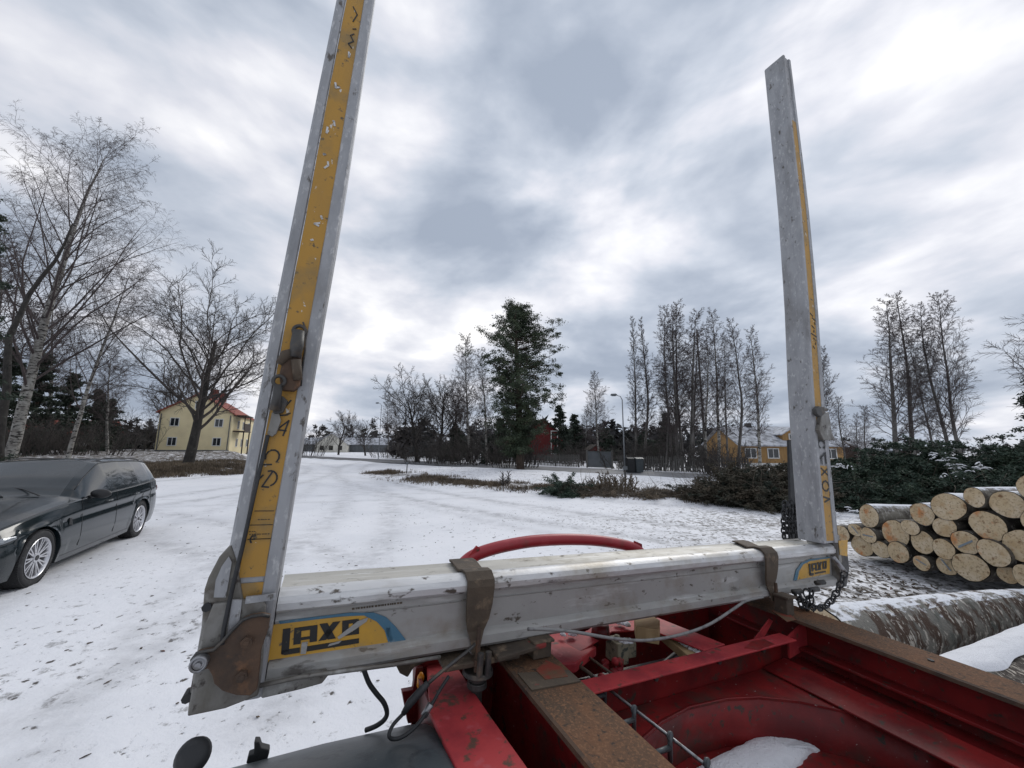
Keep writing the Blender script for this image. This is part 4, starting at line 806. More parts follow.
# ------------------------------------------------------------------ brush pile and bushes
def brush_blob(name, ells, label, seed, mg, mt_, sticks, nb=900, size=.10, cat='brush pile', kind='stuff'):
    """heap of cut boughs: needle sprays on bough stems over heaped ellipsoids, dead sticks poking out"""
    rng = np.random.default_rng(seed); rr = random.Random(seed)
    green_c, segs = [], []
    tot = sum(e[3]*e[4] for e in ells)
    for (ex, ey, ez, ax, ay, az) in ells:
        m = max(8, int(nb*ax*ay/tot))
        for i in range(m):
            a, ct = rr.uniform(0, 6.28), rr.uniform(-.1, 1); st = math.sqrt(max(0, 1-ct*ct)); k = rr.uniform(.60, 1.0)
            p = Vector((ex+ax*st*math.cos(a)*k, ey+ay*st*math.sin(a)*k, max(.05, ez+az*ct*k)))
            d = Vector((rr.gauss(0, 1), rr.gauss(0, 1), rr.gauss(-.05, .38))).normalized(); L = rr.uniform(.4, .95)
            q = p.copy(); n = 7
            for j in range(n):
                e = q+d*(L/n); d = (d+Vector((0, 0, -.05))+Vector((rr.gauss(0, .08), rr.gauss(0, .08), 0))).normalized(); segs.append((*q, *e, .009*(1-j/9), .008*(1-j/9))); q = e; green_c.append(tuple(q))
    Vc, Fc = cards(rng, green_c, size, 22, .052, .6, droop=.1)
    st = []
    for i in range(sticks):
        ex, ey, ez, ax, ay, az = rr.choice(ells); a = rr.uniform(0, 6.28); k = rr.uniform(.3, 1)
        p = Vector((ex+ax*math.cos(a)*k, ey+ay*math.sin(a)*k, max(.05, ez+az*math.sqrt(max(0, 1-k*k))*rr.uniform(.4, 1.0))))
        d = Vector((rr.gauss(0, 1), rr.gauss(0, 1), rr.gauss(.15, .5))).normalized(); L = rr.uniform(.3, 1.1); r0 = rr.uniform(.005, .014)
        for j in range(4):
            e = p+d*(L/4); st.append((*p, *e, r0*(1-j/5), r0*(1-(j+1)/5))); p = e; d = (d+Vector((rr.gauss(0, .2), rr.gauss(0, .2), rr.gauss(0, .15)))).normalized()
    Vs, Fs = segs_mesh(segs+st, 3); Fs3 = np.concatenate([Fs[:, :3], Fs[:, [0, 2, 3]]]); fm = np.concatenate([np.zeros(len(Fc), int), np.ones(len(Fs3), int)])
    # dark heart of packed boughs, so that nothing shines straight through
    hv, hf = [], []
    for (ex, ey, ez, ax, ay, az) in ells:
        k0 = len(hv); nu, nv = 14, 7
        for v in range(nv+1):
            for u in range(nu):
                th_ = math.pi/2*v/nv; rad = math.cos(th_)*(.62+.16*rr.random()); hv.append((ex+ax*rad*math.cos(6.283*u/nu), ey+ay*rad*math.sin(6.283*u/nu), max(-.05, (ez+az*math.sin(th_)*(.62+.14*rr.random())) if v else -.05)))
        for v in range(nv):
            for u in range(nu):
                a, b, c, d = k0+v*nu+u, k0+v*nu+(u+1) % nu, k0+(v+1)*nu+(u+1) % nu, k0+(v+1)*nu+u; hf += [(a, b, c), (a, c, d)]
    nV = len(Vc)+len(Vs); F = np.concatenate([Fc, Fs3+len(Vc), np.array(hf)+nV]); fm = np.concatenate([fm, np.zeros(len(hf), int)])
    o = mesh_obj(name, np.concatenate([Vc, Vs, np.array(hv)]), F, None, mats=[M[mg], M[mt_]], fm=fm)
    return tag(o, label, cat, kind=kind)
def E_(px, Y, top, ax, ay, ez=.1):
    X = spot(px, Y); z, _ = tall(px, top, Y); return (X, Y, ez, ax, ay, (z-ez)*1.13)
brush_blob('brush_pile', [E_(800, 14.4, 470, 1.3, 1.6), E_(835, 14.3, 462, 1.4, 1.6), E_(872, 13.6, 457, 1.3, 1.8), E_(905, 13.6, 447, 1.5, 1.8), E_(935, 13.2, 448, 1.3, 1.8), E_(965, 12.8, 462, 1.3, 1.8), E_(1000, 12.4, 457, 1.5, 1.8), E_(1040, 12, 440, 1.6, 1.8), E_(1085, 11.6, 440, 1.7, 1.8), E_(1150, 11.5, 440, 2, 2), E_(1230, 11, 440, 2.2, 2), E_(900, 12.2, 480, 1.6, 1.0), E_(850, 12.6, 486, 1.6, 1.0), E_(980, 10.8, 480, 1.5, 1.0), E_(1040, 10.4, 478, 1.5, 1.0)],
           'long heap of cut green spruce boughs behind the log pile', 5, 'brushg', 'brusht', 330, nb=3600, size=.085)
brush_blob('brush_pile', [E_(740, 13.3, 471, 1.1, 1.3), E_(765, 13.0, 468, 1.0, 1.3), E_(790, 13.2, 470, 1.0, 1.2), E_(717, 13.5, 485, 1.0, 1.0), E_(700, 13.6, 492, .7, .7), E_(770, 12.3, 484, 1.0, .8)],
           'heap of brown sticks and boughs left of the upright metal stake', 6, 'brushb', 'brusht', 1500, nb=700, size=.08)
brush_blob('cut_boughs', [E_(563, 15.2, 485, .52, .45, 0)], 'small dark green heap of boughs alone in the verge', 7, 'brushg', 'brusht', 20, nb=120, size=.075, cat='boughs', kind='thing')
brush_blob('cut_boughs', [E_(586, 14.9, 491, .55, .35, 0), E_(608, 14.6, 492, .5, .35, 0), E_(655, 14.0, 491, .6, .4, 0), E_(676, 13.9, 493, .5, .4, 0), E_(640, 14.3, 494, .5, .35, 0)], 'low brown heap of twigs along the verge left of the brush pile', 8, 'drygrass', 'brusht', 420, nb=60, size=.06, cat='boughs')
# snow lying in clots on the brush
rng = np.random.default_rng(9); b = MB(); rr = random.Random(91)
for (px, py, Y) in ((838, 467, 12.9), (845, 468, 12.9), (830, 470, 12.9), (945, 461, 12.0), (951, 466, 11.8), (938, 456, 12.2), (955, 470, 11.6), (948, 476, 11.4), (975, 468, 11.6), (983, 470, 11.5), (858, 512, 10.9), (835, 515, 10.9)):
    z, X = tall(px, py, Y)
    for _ in range(6):
        c = Vector((X+rr.gauss(0, .16), Y+rr.gauss(0, .10), z+rr.gauss(.04, .05))); a = rr.uniform(0, 3)
        L_ = rr.uniform(.05, .13); pts = [c+Vector((math.cos(a)*s*L_+rr.gauss(0, .01), math.sin(a)*s*L_, -.25*L_*s*s+rr.gauss(0, .012))) for s in (-1.2, -.6, 0, .6, 1.2)]; w_ = rr.uniform(.010, .022); b.tube(pts, [.004, w_, w_*rr.uniform(.6, 1.3), w_, .004], 6)
tag(b.build('snow_clots', M['snowlump'], None, smooth=True), 'white clots of snow caught on the cut boughs', 'snow', kind='stuff')

# ------------------------------------------------------------------ timber
def log(name, p0, p1, r0, r1, bark, label, group, seed, mark=None, wide=1.0, wob=.015, nseg=14, k=22, end='cutend', endflat=0.0):
    rr = random.Random(seed); p0, p1 = Vector(p0), Vector(p1); ax = (p1-p0).normalized(); L = (p1-p0).length
    root = empty(name, p0, 0, label, 'log', group); up = Vector((0, 0, 1)); s = ax.cross(up).normalized(); u = s.cross(ax)
    ph = [rr.uniform(0, 6.28) for _ in range(4)]; oval = rr.uniform(.0, .07); v = []
    def rad(a, t): return (r0+(r1-r0)*t)*(1+oval*math.cos(2*a+ph[0])+.02*math.sin(3*a+ph[1])+.015*math.sin(5*a+ph[2]+t*5)+rr.uniform(-wob, wob))
    ring0 = None
    for i in range(nseg+1):
        t = i/nseg; c = ax*(L*t)+u*(.02*math.sin(t*4+ph[3])*L/3)
        ring = [c+(s*math.cos(6.2832*j/k)*wide+u*math.sin(6.2832*j/k))*rad(6.2832*j/k, t) for j in range(k)]
        if i == 0: ring0 = ring
        if i == nseg: ring1 = ring; c1 = c
        v += ring
    b = MB(); b.add(v, [(i*k+j, i*k+(j+1) % k, (i+1)*k+(j+1) % k, (i+1)*k+j) for i in range(nseg) for j in range(k)]); b.build('bark', bark, root, smooth=True)
    for ring, c, sg in ((ring0, Vector((0, 0, 0)), -1), (ring1, c1, 1)):
        b = MB(); inner = [c+(q-c)*.955+ax*sg*.004 for q in ring]; mid = [c+(q-c)*.5+ax*sg*(.004+rr.uniform(-.002, .002)) for q in ring]
        b.add(inner+mid+[c+ax*sg*.004], [(j, (j+1) % k, k+(j+1) % k, k+j) for j in range(k)]+[(k+j, k+(j+1) % k, 2*k) for j in range(k)])
        b.prism([c+(q-c)*.957 for q in ring], ax*sg*.003)
        e = b.build('cut_end', M[end], root, smooth=False)
        if mark is not None and sg == -1:
            w = r0*.14; b = MB(); ca, sa = math.cos(mark), math.sin(mark); D = lambda x, y: s*(x*ca-y*sa)+u*(x*sa+y*ca)-ax*.0095
            b.prism([D(-r0*.7, -w*.5), D(r0*.6, -w*.6), D(r0*.65, w*.4), D(-r0*.55, w*.6)], -ax*.0015); b.build('paint_mark', M['bluepaint'], root)
    return root
LX = 5.78
circ = [(217, 395, 50, 53), (100, 480, 42, 37), (178, 542, 52, 48), (170, 460, 34, 30, 1), (237, 490, 38, 36, 1), (287, 567, 45, 38), (352, 470, 66, 60), (387, 575, 52, 48), (452, 440, 46, 35), (503, 375, 60, 53), (503, 530, 60, 52), (638, 345, 86, 66), (620, 452, 62, 46),
        (510, 625, 42, 34, 1), (630, 552, 55, 48), (607, 640, 50, 42, 1), (733, 532, 68, 56, 1), (770, 302, 55, 46), (765, 655, 92, 62), (830, 437, 92, 70), (922, 338, 96, 62), (885, 582, 80, 60), (918, 693, 52, 40), (988, 552, 84, 76),
        (1048, 245, 66, 60), (1035, 690, 60, 50), (1075, 430, 70, 60), (1120, 345, 70, 56), (1160, 540, 90, 70), (1140, 680, 80, 52), (1190, 430, 70, 60), (1150, 240, 66, 60), (1240, 330, 80, 66), (1280, 560, 90, 80), (1260, 700, 70, 60)]
desc = {0: 'small pale log end on top at the left tip of the stack', 1: 'leftmost pale log end of the stack by the stake', 2: 'round log end low in the second column from the left tip', 3: 'small shadowed log end with a blue mark above the low left ones', 4: 'short grey marked log end beside the topmost left log', 5: 'small log end on the ground third from the left tip',
        6: 'large cracked log end in the left part of the stack', 7: 'ragged log end on the ground below the large cracked one', 8: 'half hidden log end right of the large cracked one', 9: 'log end with an orange heart crack, topmost beside the bark covered log', 10: 'smooth oval log end below the half hidden one', 11: 'big oval log end with reddish heart on top of the middle',
        12: 'dark streaked log end under the big reddish oval one', 13: 'small grey end with blue mark at the bottom of the middle', 14: 'rough brown log end in the middle of the stack', 15: 'small bottom log end with blue mark right of the grey one', 16: 'log end with a blue mark near its upper rim', 17: 'smaller orange tinted log end at the top of the stack',
        18: 'wide flat oval log end at the bottom of the stack', 19: 'large round log end with a dark crack in the right part', 20: 'widest oval log end at the top right under the snow', 21: 'large log end below the large cracked round one', 22: 'small log end at the very bottom on the right', 23: 'large log end cut by the right edge, middle height', 24: 'highest log end of the stack at the right edge'}
for i, c in enumerate(circ[:28]):
    x, y = 824+c[0]*.1953, 440+c[1]*.1953; r_ = rw(x, y); t = LX/r_[0]; Y, z = r_[1]*t, CH+r_[2]*t
    rv = c[3]*.1953*Y/385*1.03; z = max(z, rv*.97)
    rr = random.Random(i); dx = rr.uniform(-.06, .06)
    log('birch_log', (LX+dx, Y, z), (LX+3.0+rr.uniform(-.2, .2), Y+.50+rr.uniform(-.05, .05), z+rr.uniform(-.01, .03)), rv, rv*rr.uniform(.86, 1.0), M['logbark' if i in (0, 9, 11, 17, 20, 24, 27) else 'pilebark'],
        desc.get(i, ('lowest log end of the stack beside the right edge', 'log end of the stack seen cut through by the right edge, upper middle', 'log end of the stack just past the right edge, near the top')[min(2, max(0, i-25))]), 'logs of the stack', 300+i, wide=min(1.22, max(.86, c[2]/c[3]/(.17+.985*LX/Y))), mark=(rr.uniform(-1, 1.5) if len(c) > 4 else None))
log('large_log', (2.54, 3.39, .265), (5.5, 4.38, .165), .27, .165, M['bigbark'], 'thick rough barked birch log lying behind the trailer, brown end under the chain', 'large logs on the ground beside the trailer', 401, nseg=30, k=36, wob=.02)
log('large_log', (2.15, 2.25, .28), (6.4, 4.02, .235), .28, .235, M['nearbark'], 'thick snow covered birch log at the right edge beside the trailer', 'large logs on the ground beside the trailer', 402, nseg=30, k=36, wob=.02)
# snow blanket on the near log: a lumpy shell following its top
def snow_on_log(p0, p1, r, a0, a1, label, seed):
    rng_ = np.random.default_rng(seed); n, m = 70, 14; p0, p1 = np.array(p0), np.array(p1); ax = _n(p1-p0); s = _n(np.cross(ax, [0, 0, 1])); u = np.cross(s, ax); vs = []
    for side in (0, 1):
        for i in range(n+1):
            t = i/n; e0 = a0+.22*(vnoise(np.array(t*17.), np.array(seed*1.), 1)-.5); e1 = a1+.5*(vnoise(np.array(t*23.), np.array(seed*2.), 2)-.5)+.2*(vnoise(np.array(t*70.), np.array(seed*2.), 4)-.5)
            for j in range(m+1):
                a = e0+(e1-e0)*j/m; th_ = (.035*math.sin(math.pi*j/m)**.6+.012*float(vnoise(np.array(t*40), np.array(j*.9), 3)))*(1-side)
                rr_ = r*1.0+.003+th_ - (.02 if side else 0) - (0.012 if j in (0, m) else 0); vs.append(p0+(p1-p0)*t+(s*math.cos(a)+u*math.sin(a))*rr_)
    q = lambda sd, i, j: sd*(n+1)*(m+1)+i*(m+1)+j
    fs = [(q(0, i, j), q(0, i+1, j), q(0, i+1, j+1), q(0, i, j+1)) for i in range(n) for j in range(m)]
    tag(mesh_obj('snow_cover', vs, fs, M['snowlump'], smooth=True), label, 'snow', kind='stuff')
snow_on_log((2.2, 2.27, .28), (6.3, 3.98, .237), .262, 1.42, 2.9, 'thick white snow lying along the top of the near log', 3)
# bark litter by the logs
b = MB(); rr = random.Random(55)
for i in range(900):
    x, y = rr.gauss(4.9, 1.2), rr.gauss(5.3, 1.0)
    if x > LX-.05 and y < 7: y = rr.uniform(4.1, 4.8)
    z = float(hgt(x, y)); a = rr.uniform(0, 3.14); L, w = rr.uniform(.008, .04), rr.uniform(.004, .011); h = rr.uniform(.003, .012); c, s = math.cos(a), math.sin(a)
    b.prism([(x-c*L-s*w, y-s*L+c*w, z), (x+c*L-s*w, y+s*L+c*w, z+h), (x+c*L+s*w*.6, y+s*L-c*w*.6, z+h), (x-c*L+s*w, y-s*L-c*w, z)], (0, 0, .008))
tag(b.build('bark_litter', M['mudbrown'], None), 'brown bark chips scattered on the snow before the log pile', 'bark litter', kind='stuff')
b = MB(); rr = random.Random(56)
for i in range(380):
    x, y = rr.uniform(-9, 3), rr.uniform(1.6, 11)
    if fbm(np.array(x*.8), np.array(y*.8), 12) < .48: continue
    z = float(hgt(x, y)); a = rr.gauss(.3, .8); L, w = rr.uniform(.006, .03), rr.uniform(.004, .012); c, s = math.cos(a), math.sin(a)
    b.prism([(x-c*L, y-s*L, z), (x+s*w, y-c*w, z+.006), (x+c*L, y+s*L, z+.004), (x-s*w, y+c*w, z+.002)], (0, 0, .006))
tag(b.build('leaf_litter', M['mudbrown'], None), 'small dark leaves and grit scattered on the snowy yard', 'leaf litter', kind='stuff')

# ------------------------------------------------------------------ the log trailer
_U = _n([123, 2121, 385]); _B = _n([816, -117, 385]); _B = _n(_B-_U*np.dot(_U, _B)); _L = np.cross(_B, _U); _L = _L if _L[2] > 0 else -_L
B0, U0 = 1.1, -1.80                         # the trailer's own origin, on the ground under the bunk
bw, lw, uw = c2w(_B), c2w(_L), c2w(_U); ow = np.array([0, 0, CH])+bw*B0+uw*U0
TR = empty('log_trailer', (0, 0, 0), 0, 'red timber trailer with grey metal bunk beam and two upright stakes', 'timber trailer')
TR.matrix_world = Matrix(((bw[0], lw[0], uw[0], ow[0]), (bw[1], lw[1], uw[1], ow[1]), (bw[2], lw[2], uw[2], ow[2]), (0, 0, 0, 1)))
def q3(b, l, u): return Vector((b-B0, l, u-U0))
def tp(x, y, **k):                          # point of the trailer seen at (x, y) on the plane b, l or u = value
    r = np.array([x-512, 384-y, FPX])/FPX; r = np.array([r@_B, r@_L, r@_U]); (ax, v), = k.items(); i = 'blu'.index(ax); q = r*v/r[i]
    return q3(*q)
VB, VL, VU = Vector((1, 0, 0)), Vector((0, 1, 0)), Vector((0, 0, 1))

# bunk beam: an extrusion along b
prof = [(1.272, -.366), (1.264, -.356), (1.252, -.352), (1.240, -.358), (1.150, -.356), (1.140, -.349), (1.122, -.344), (1.104, -.347), (1.091, -.355), (1.084, -.368), (1.086, -.383), (1.096, -.392), (1.110, -.397), (1.110, -.413), (1.107, -.415), (1.110, -.418),
        (1.110, -.492), (1.099, -.498), (1.090, -.505), (1.088, -.526), (1.096, -.535), (1.12, -.538), (1.26, -.538), (1.272, -.526), (1.268, -.50), (1.255, -.49), (1.255, -.385), (1.270, -.378)]
def extr(mb, prof, b0, b1, mi=0, n=1):
    k = len(prof); vs = []
    for i in range(n+1): vs += [q3(b0+(b1-b0)*i/n, l, u) for l, u in prof]
    fs = [(i*k+j, i*k+(j+1) % k, (i+1)*k+(j+1) % k, (i+1)*k+j) for i in range(n) for j in range(k)]
    return mb.add(vs, fs+[tuple(range(k)), tuple(range((n+1)*k-1, n*k-1, -1))], mi)
b0e, b1e = -.044, 2.315
mb = MB(); k = len(prof); vs = [q3(b0e, l, u) for l, u in prof]+[q3(b1e, l, u) for l, u in prof]
fs = []; mi = []
for j in range(k):
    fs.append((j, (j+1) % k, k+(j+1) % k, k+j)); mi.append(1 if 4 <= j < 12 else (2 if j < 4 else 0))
mb.v = [tuple(v) for v in vs]; mb.f = fs+[tuple(range(k)), tuple(range(2*k-1, k-1, -1))]; mb.m = mi+[0, 0]
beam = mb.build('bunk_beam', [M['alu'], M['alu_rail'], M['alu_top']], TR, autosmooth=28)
beam['label'] = 'pale grey metal bunk beam across the trailer'
# stickers on the beam face
def plate(name, m, pts, th=.0012, parent=TR, dirv=None):
    b = MB(); b.prism(pts, (dirv or -VL)*th); return b.build(name, m, parent)
SL = 1.1088
st_y = plate('sticker', M['sticker'], [tp(264, 663, l=SL), tp(263, 626, l=SL), tp(300, 621, l=SL), tp(352, 615.5, l=SL), tp(366, 615, l=SL), tp(376, 621, l=SL), tp(385, 630, l=SL), tp(392, 641.5, l=SL)])
st_y['label'] = 'yellow maker sticker with black lettering near the left end'
plate('sticker_border', M['blue'], [tp(280, 623.7, l=SL-.0004), tp(279, 621, l=SL-.0004), tp(350, 612.5, l=SL-.0004), tp(374, 612.5, l=SL-.0004), tp(386, 617, l=SL-.0004), tp(396, 627, l=SL-.0004), tp(406, 640, l=SL-.0004), tp(390, 642.2, l=SL-.0004), tp(386, 632, l=SL-.0004), tp(377, 621.5, l=SL-.0004), tp(364, 615.2, l=SL-.0004), tp(340, 616.2, l=SL-.0004)], th=.0018, parent=st_y)
plate('torn_patch', M['blue'], [tp(384, 628, l=SL-.001), tp(390, 626.5, l=SL-.001), tp(393, 640, l=SL-.001), tp(388, 642, l=SL-.001)], th=.0012, parent=st_y)
def glyphs(parent, polys, fx, l, th=.0012, name='lettering', m='ink'):
    b = MB()
    for pl in polys: b.prism([tp(*fx(x, y), l=l) for x, y in pl], -VL*th)
    return b.build(name, M[m], parent)
def quad_map(p00, p10, p11, p01):
    def f(x, y):
        return ((1-x)*(1-y)*p00[0]+x*(1-y)*p10[0]+x*y*p11[0]+(1-x)*y*p01[0], (1-x)*(1-y)*p00[1]+x*(1-y)*p10[1]+x*y*p11[1]+(1-x)*y*p01[1])
    return f
def R4(x0, y0, x1, y1, s=0): return [(x0, y0), (x1, y0), (x1+s, y1), (x0+s, y1)]
LAXO = [R4(0, 0, .10, .93), [(0, .80), (.24, .80), (.24, 1.0), (.05, 1.0), (0, .95)],                       # L with its foot
        R4(.15, .02, .245, .66), R4(.245, .02, .36, .17), R4(.36, .02, .455, .66), R4(.245, .42, .36, .53),  # A
        [(.48, 0), (.585, 0), (.70, .66), (.595, .66)], [(.655, 0), (.755, 0), (.575, .66), (.475, .66)],    # X
        R4(.78, 0, 1.0, .15), R4(.78, .15, .865, .62), R4(.92, .15, 1.0, .62), R4(.865, .50, .92, .62),      # O
        R4(.33, .80, 1.0, 1.0)]                                                                              # underline
fm_ = quad_map((283, 629), (359, 618.5), (359, 643), (281, 655.5))
g = glyphs(st_y, LAXO, fm_, 1.1072); g['label'] = 'black lettering LAXO, its last letter scraped'
glyphs(st_y, [[(fx, fy) for fx, fy in ((.74, .72), (.72, .62), (.98, .10), (1.12, .0), (1.10, .16), (.95, .42))], [(.26, .62), (.34, .62), (.32, 1.08), (.25, 1.06)], [(.6, .93), (.62, .84), (.78, .78), (.74, .88)]], fm_, 1.1058, name='scrape_mark', m='alu')
st_r = plate('sticker', M['sticker'], [tp(795.5, 580, l=SL), tp(797, 571, l=SL), tp(802, 564, l=SL), tp(810, 560.2, l=SL), tp(829.5, 557.5, l=SL), tp(829.5, 573.5, l=SL)])
st_r['label'] = 'yellow maker sticker with black lettering near the right end'
plate('sticker_border', M['blue'], [tp(793.5, 580.4, l=SL-.0006), tp(796, 570, l=SL-.0006), tp(801, 563, l=SL-.0006), tp(809, 559.3, l=SL-.0006), tp(829.5, 556.8, l=SL-.0006), tp(829.5, 558, l=SL-.0006), tp(810, 560.8, l=SL-.0006), tp(803, 564.5, l=SL-.0006), tp(799, 571, l=SL-.0006), tp(797, 580, l=SL-.0006)], parent=st_r)
LAXO2 = LAXO[:-1]+[R4(.33, .80, .95, .92)]
g = glyphs(st_r, LAXO2, quad_map((808.5, 563.8), (826.5, 560.8), (826.5, 573), (809.5, 576)), 1.1066); g['label'] = 'black lettering LAXO'
# small stencilled line above the sticker
rr = random.Random(2); pl = []; x = 352.0
while x < 400:
    w = rr.uniform(1.0, 2.6); y = 611.3-(x-352)*.125; pl.append([(x, y), (x+w, y-w*.125), (x+w, y-2.0), (x, y-1.8)]); x += w+rr.uniform(.5, 1.2)
glyphs(beam, pl, lambda a, b: (a, b-1.5), 1.1095, th=.0008, name='stencil', m='mudbrown')
b = MB(); b.tube([q3(.50, 1.1085, -.4945), q3(1.1, 1.1085, -.4945), q3(1.755, 1.1085, -.4945)], .0013, 6); b.build('lip_highlight', M['alu_rail'], beam)  # thin pale rod stands in for the highlight along the lower lip
def strip_poly(lst, **k): return [tp(x, y, **k) for x, y in lst]

# stakes: box profile with a recessed yellow face
def stake(b_of, name, label, top, u0=-.545, l0=1.062, depth=.112, yel=(.24, .70)):
    """b_of(u) -> (left, right) edges"""
    root = None; n = 14; us = [u0+(top-u0)*i/n for i in range(n+1)]; mb = MB()
    P = lambda f, l, u: q3(b_of(u)[0]+(b_of(u)[1]-b_of(u)[0])*f, l, u)
    cs = [(0, l0+.006), (.05, l0), (yel[0]-.03, l0), (yel[0], l0+.006), (yel[1], l0+.006), (yel[1]+.03, l0), (.95, l0), (1, l0+.006), (1, l0+depth*.45), (.965, l0+depth*.5), (1, l0+depth*.55), (1, l0+depth-.006), (.95, l0+depth), (.05, l0+depth), (0, l0+depth-.006)]
    k = len(cs); vs = [P(f, l, u) for u in us for f, l in cs]
    fs = [(i*k+j, i*k+(j+1) % k, (i+1)*k+(j+1) % k, (i+1)*k+j) for i in range(n) for j in range(k)]
    mb.add(vs, fs+[tuple(range(k)), tuple(range((n+1)*k-1, n*k-1, -1))]); o = mb.build(name, M['alu_stake'], TR, autosmooth=25); o['label'] = label
    return o, P
def bo_left(u): return (np.interp(u, [-.3, -.22, .05, .35, .63, .95, 1.3, 2.5], [-.152, -.152, -.146, -.144, -.139, -.134, -.126, -.105])-.001, np.interp(u, [-.3, .05, .63, 1.3, 2.5], [-.046, -.042, -.030, -.030, -.030]))
def bo_right(u): return (np.interp(u, [-.32, .35, .9, 1.5, 2.5], [2.165, 2.165, 2.195, 2.20, 2.165]), np.interp(u, [-.32, .35, .9, 1.5, 2.5], [2.300, 2.285, 2.305, 2.30, 2.240]))
slope_l = lambda P, f0, f1, u, l: (P(f0, l, u), P(f1, l, u))
ls, PL = stake(bo_left, 'stake', 'left upright stake of scratched metal with yellow front face', 2.48, u0=-.545)
rs, PR = stake(bo_right, 'stake', 'right upright stake with bare grey inner side', 2.43, u0=-.33)
def tape(parent, P, ua, ub, f0, f1, name='yellow_tape', m='yellow', l=1.0665, n=18, rag=0.0, seed=0):
    rr = random.Random(seed); vs = []
    for i in range(n+1):
        u = ua+(ub-ua)*i/n; vs += [P(f0+rr.uniform(-rag, rag), l, u), P(f1+rr.uniform(-rag, rag), l, u)]
    k = len(vs); vs += [v-VL*.0015 for v in vs]
    fs = [(2*i, 2*i+1, 2*i+3, 2*i+2) for i in range(n)]+[(k+2*i, k+2*i+1, k+2*i+3, k+2*i+2) for i in range(n)]+[(2*i, 2*i+2, k+2*i+2, k+2*i) for i in range(n)]+[(2*i+1, 2*i+3, k+2*i+3, k+2*i+1) for i in range(n)]
    b = MB(); b.add(vs, fs); return b.build(name, M[m], parent)
for f0_, f1_ in ((.238, .252), (.718, .734)): tape(ls, PL, -.300, 2.45, f0_, f1_, name='tape_edge', m='alu_rail', n=60, rag=.003, seed=5)
ty_l = tape(ls, PL, -.300, 2.45, .255, .715, rag=.010, n=60)
tape(ls, PL, -.345, -.312, .27, .76, seed=2)
tape(rs, PR, -.32, .03, .20, .93, rag=.012, seed=3, n=12); tape(rs, PR, .17, 2.0, .20, .93, rag=.02, seed=4, n=40)
# lettering on the left stake's tape
def strokes(parent, P, lst, l, w, name='lettering', m='ink'):
    b = MB()
    for poly in lst:
        for (a, c) in zip(poly[:-1], poly[1:]):
            p, q = P(a[0], l, a[1]), P(c[0], l, c[1]); d = (q-p); s = Vector((-d.z, 0, d.x)).normalized()*w/2; e = d.normalized()*w*.3
            b.prism([p-s-e, q-s+e, q+s+e, p+s-e], -VL*.0008)
    return b.build(name, M[m], parent)
uy = lambda y: float(np.interp(y, [300, 420, 536], [.36, .05, -.22]))      # picture row -> height on the left stake
arc = lambda cx, cu, rx, ru, a0, a1, n=8: [(cx+rx*math.cos(R_(a0+(a1-a0)*i/n)), cu+ru*math.sin(R_(a0+(a1-a0)*i/n))) for i in range(n+1)]
L1, L2 = 1.0643, 1.0640
lt = [[(.63, uy(402)), (.42, uy(417)), (.58, uy(416)), (.66, uy(414))],                                          # L
      [(.36, uy(436)), (.66, uy(421)), (.60, uy(436.5))], [(.50, uy(431)), (.64, uy(431.5))],                    # A
      arc(.47, uy(458), .13, .016, -40, 200), [(.34, uy(466)), (.48, uy(465.5))],
      arc(.49, uy(479), .14, .017, -70, 110), [(.52, uy(473)), (.38, uy(487)), (.50, uy(487.5))], [(.30, uy(480)), (.36, uy(476))]]
g = strokes(ty_l, PL, lt, L1, .0035); g['label'] = 'black worn painted letters running up the yellow tape'
rr = random.Random(12); fine = []
for y, a, b_, d in ((510, .33, .68, 0), (518, .42, .62, 1), (523, .30, .70, 0), (529, .30, .40, 1), (531.5, .32, .66, 1), (538, .30, .68, 2), (541.5, .30, .70, 0), (551, .46, .66, 1), (566, .42, .66, 2), (569, .30, .50, 1)):
    if d == 0: fine.append([(a, uy(y)), (b_, uy(y))])
    else:
        x = a
        while x < b_:
            w = rr.uniform(.015, .04); fine.append([(x, uy(y)), (x+w, uy(y))]); x += w+rr.uniform(.012, .03)
strokes(ty_l, PL, fine, L1, .0014, 'small_print')
strokes(ty_l, PL, [arc(.40, uy(552), .05, .008, 60, 240), [(.36, uy(549)), (.36, uy(557))], [(.40, uy(556)), (.42, uy(547))]], L1, .003, 'small_print')
# black scribble high on the left stake and flaked white spots
strokes(ty_l, PL, [[(.60, 1.13), (.50, 1.14), (.62, 1.155), (.52, 1.17), (.60, 1.18)], [(.55, 1.195), (.63, 1.20)], [(.52, 1.22), (.60, 1.25), (.46, 1.27)]], L1, .003)
rr = random.Random(3); fl = []
for (f, y) in ((.50, 130), (.42, 95), (.35, 140), (.55, 62), (.48, 172), (.40, 166), (.50, 228), (.58, 222), (.44, 250)):
    u = float(np.interp(y, [0, 100, 200, 300], [1.33, .97, .65, .36])); fl.append([(f+rr.uniform(-.06, .06), u+rr.uniform(-.012, .012)) for _ in range(3)])
strokes(ty_l, PL, fl, L1, .005, 'flaked_patch', 'alu_rail')
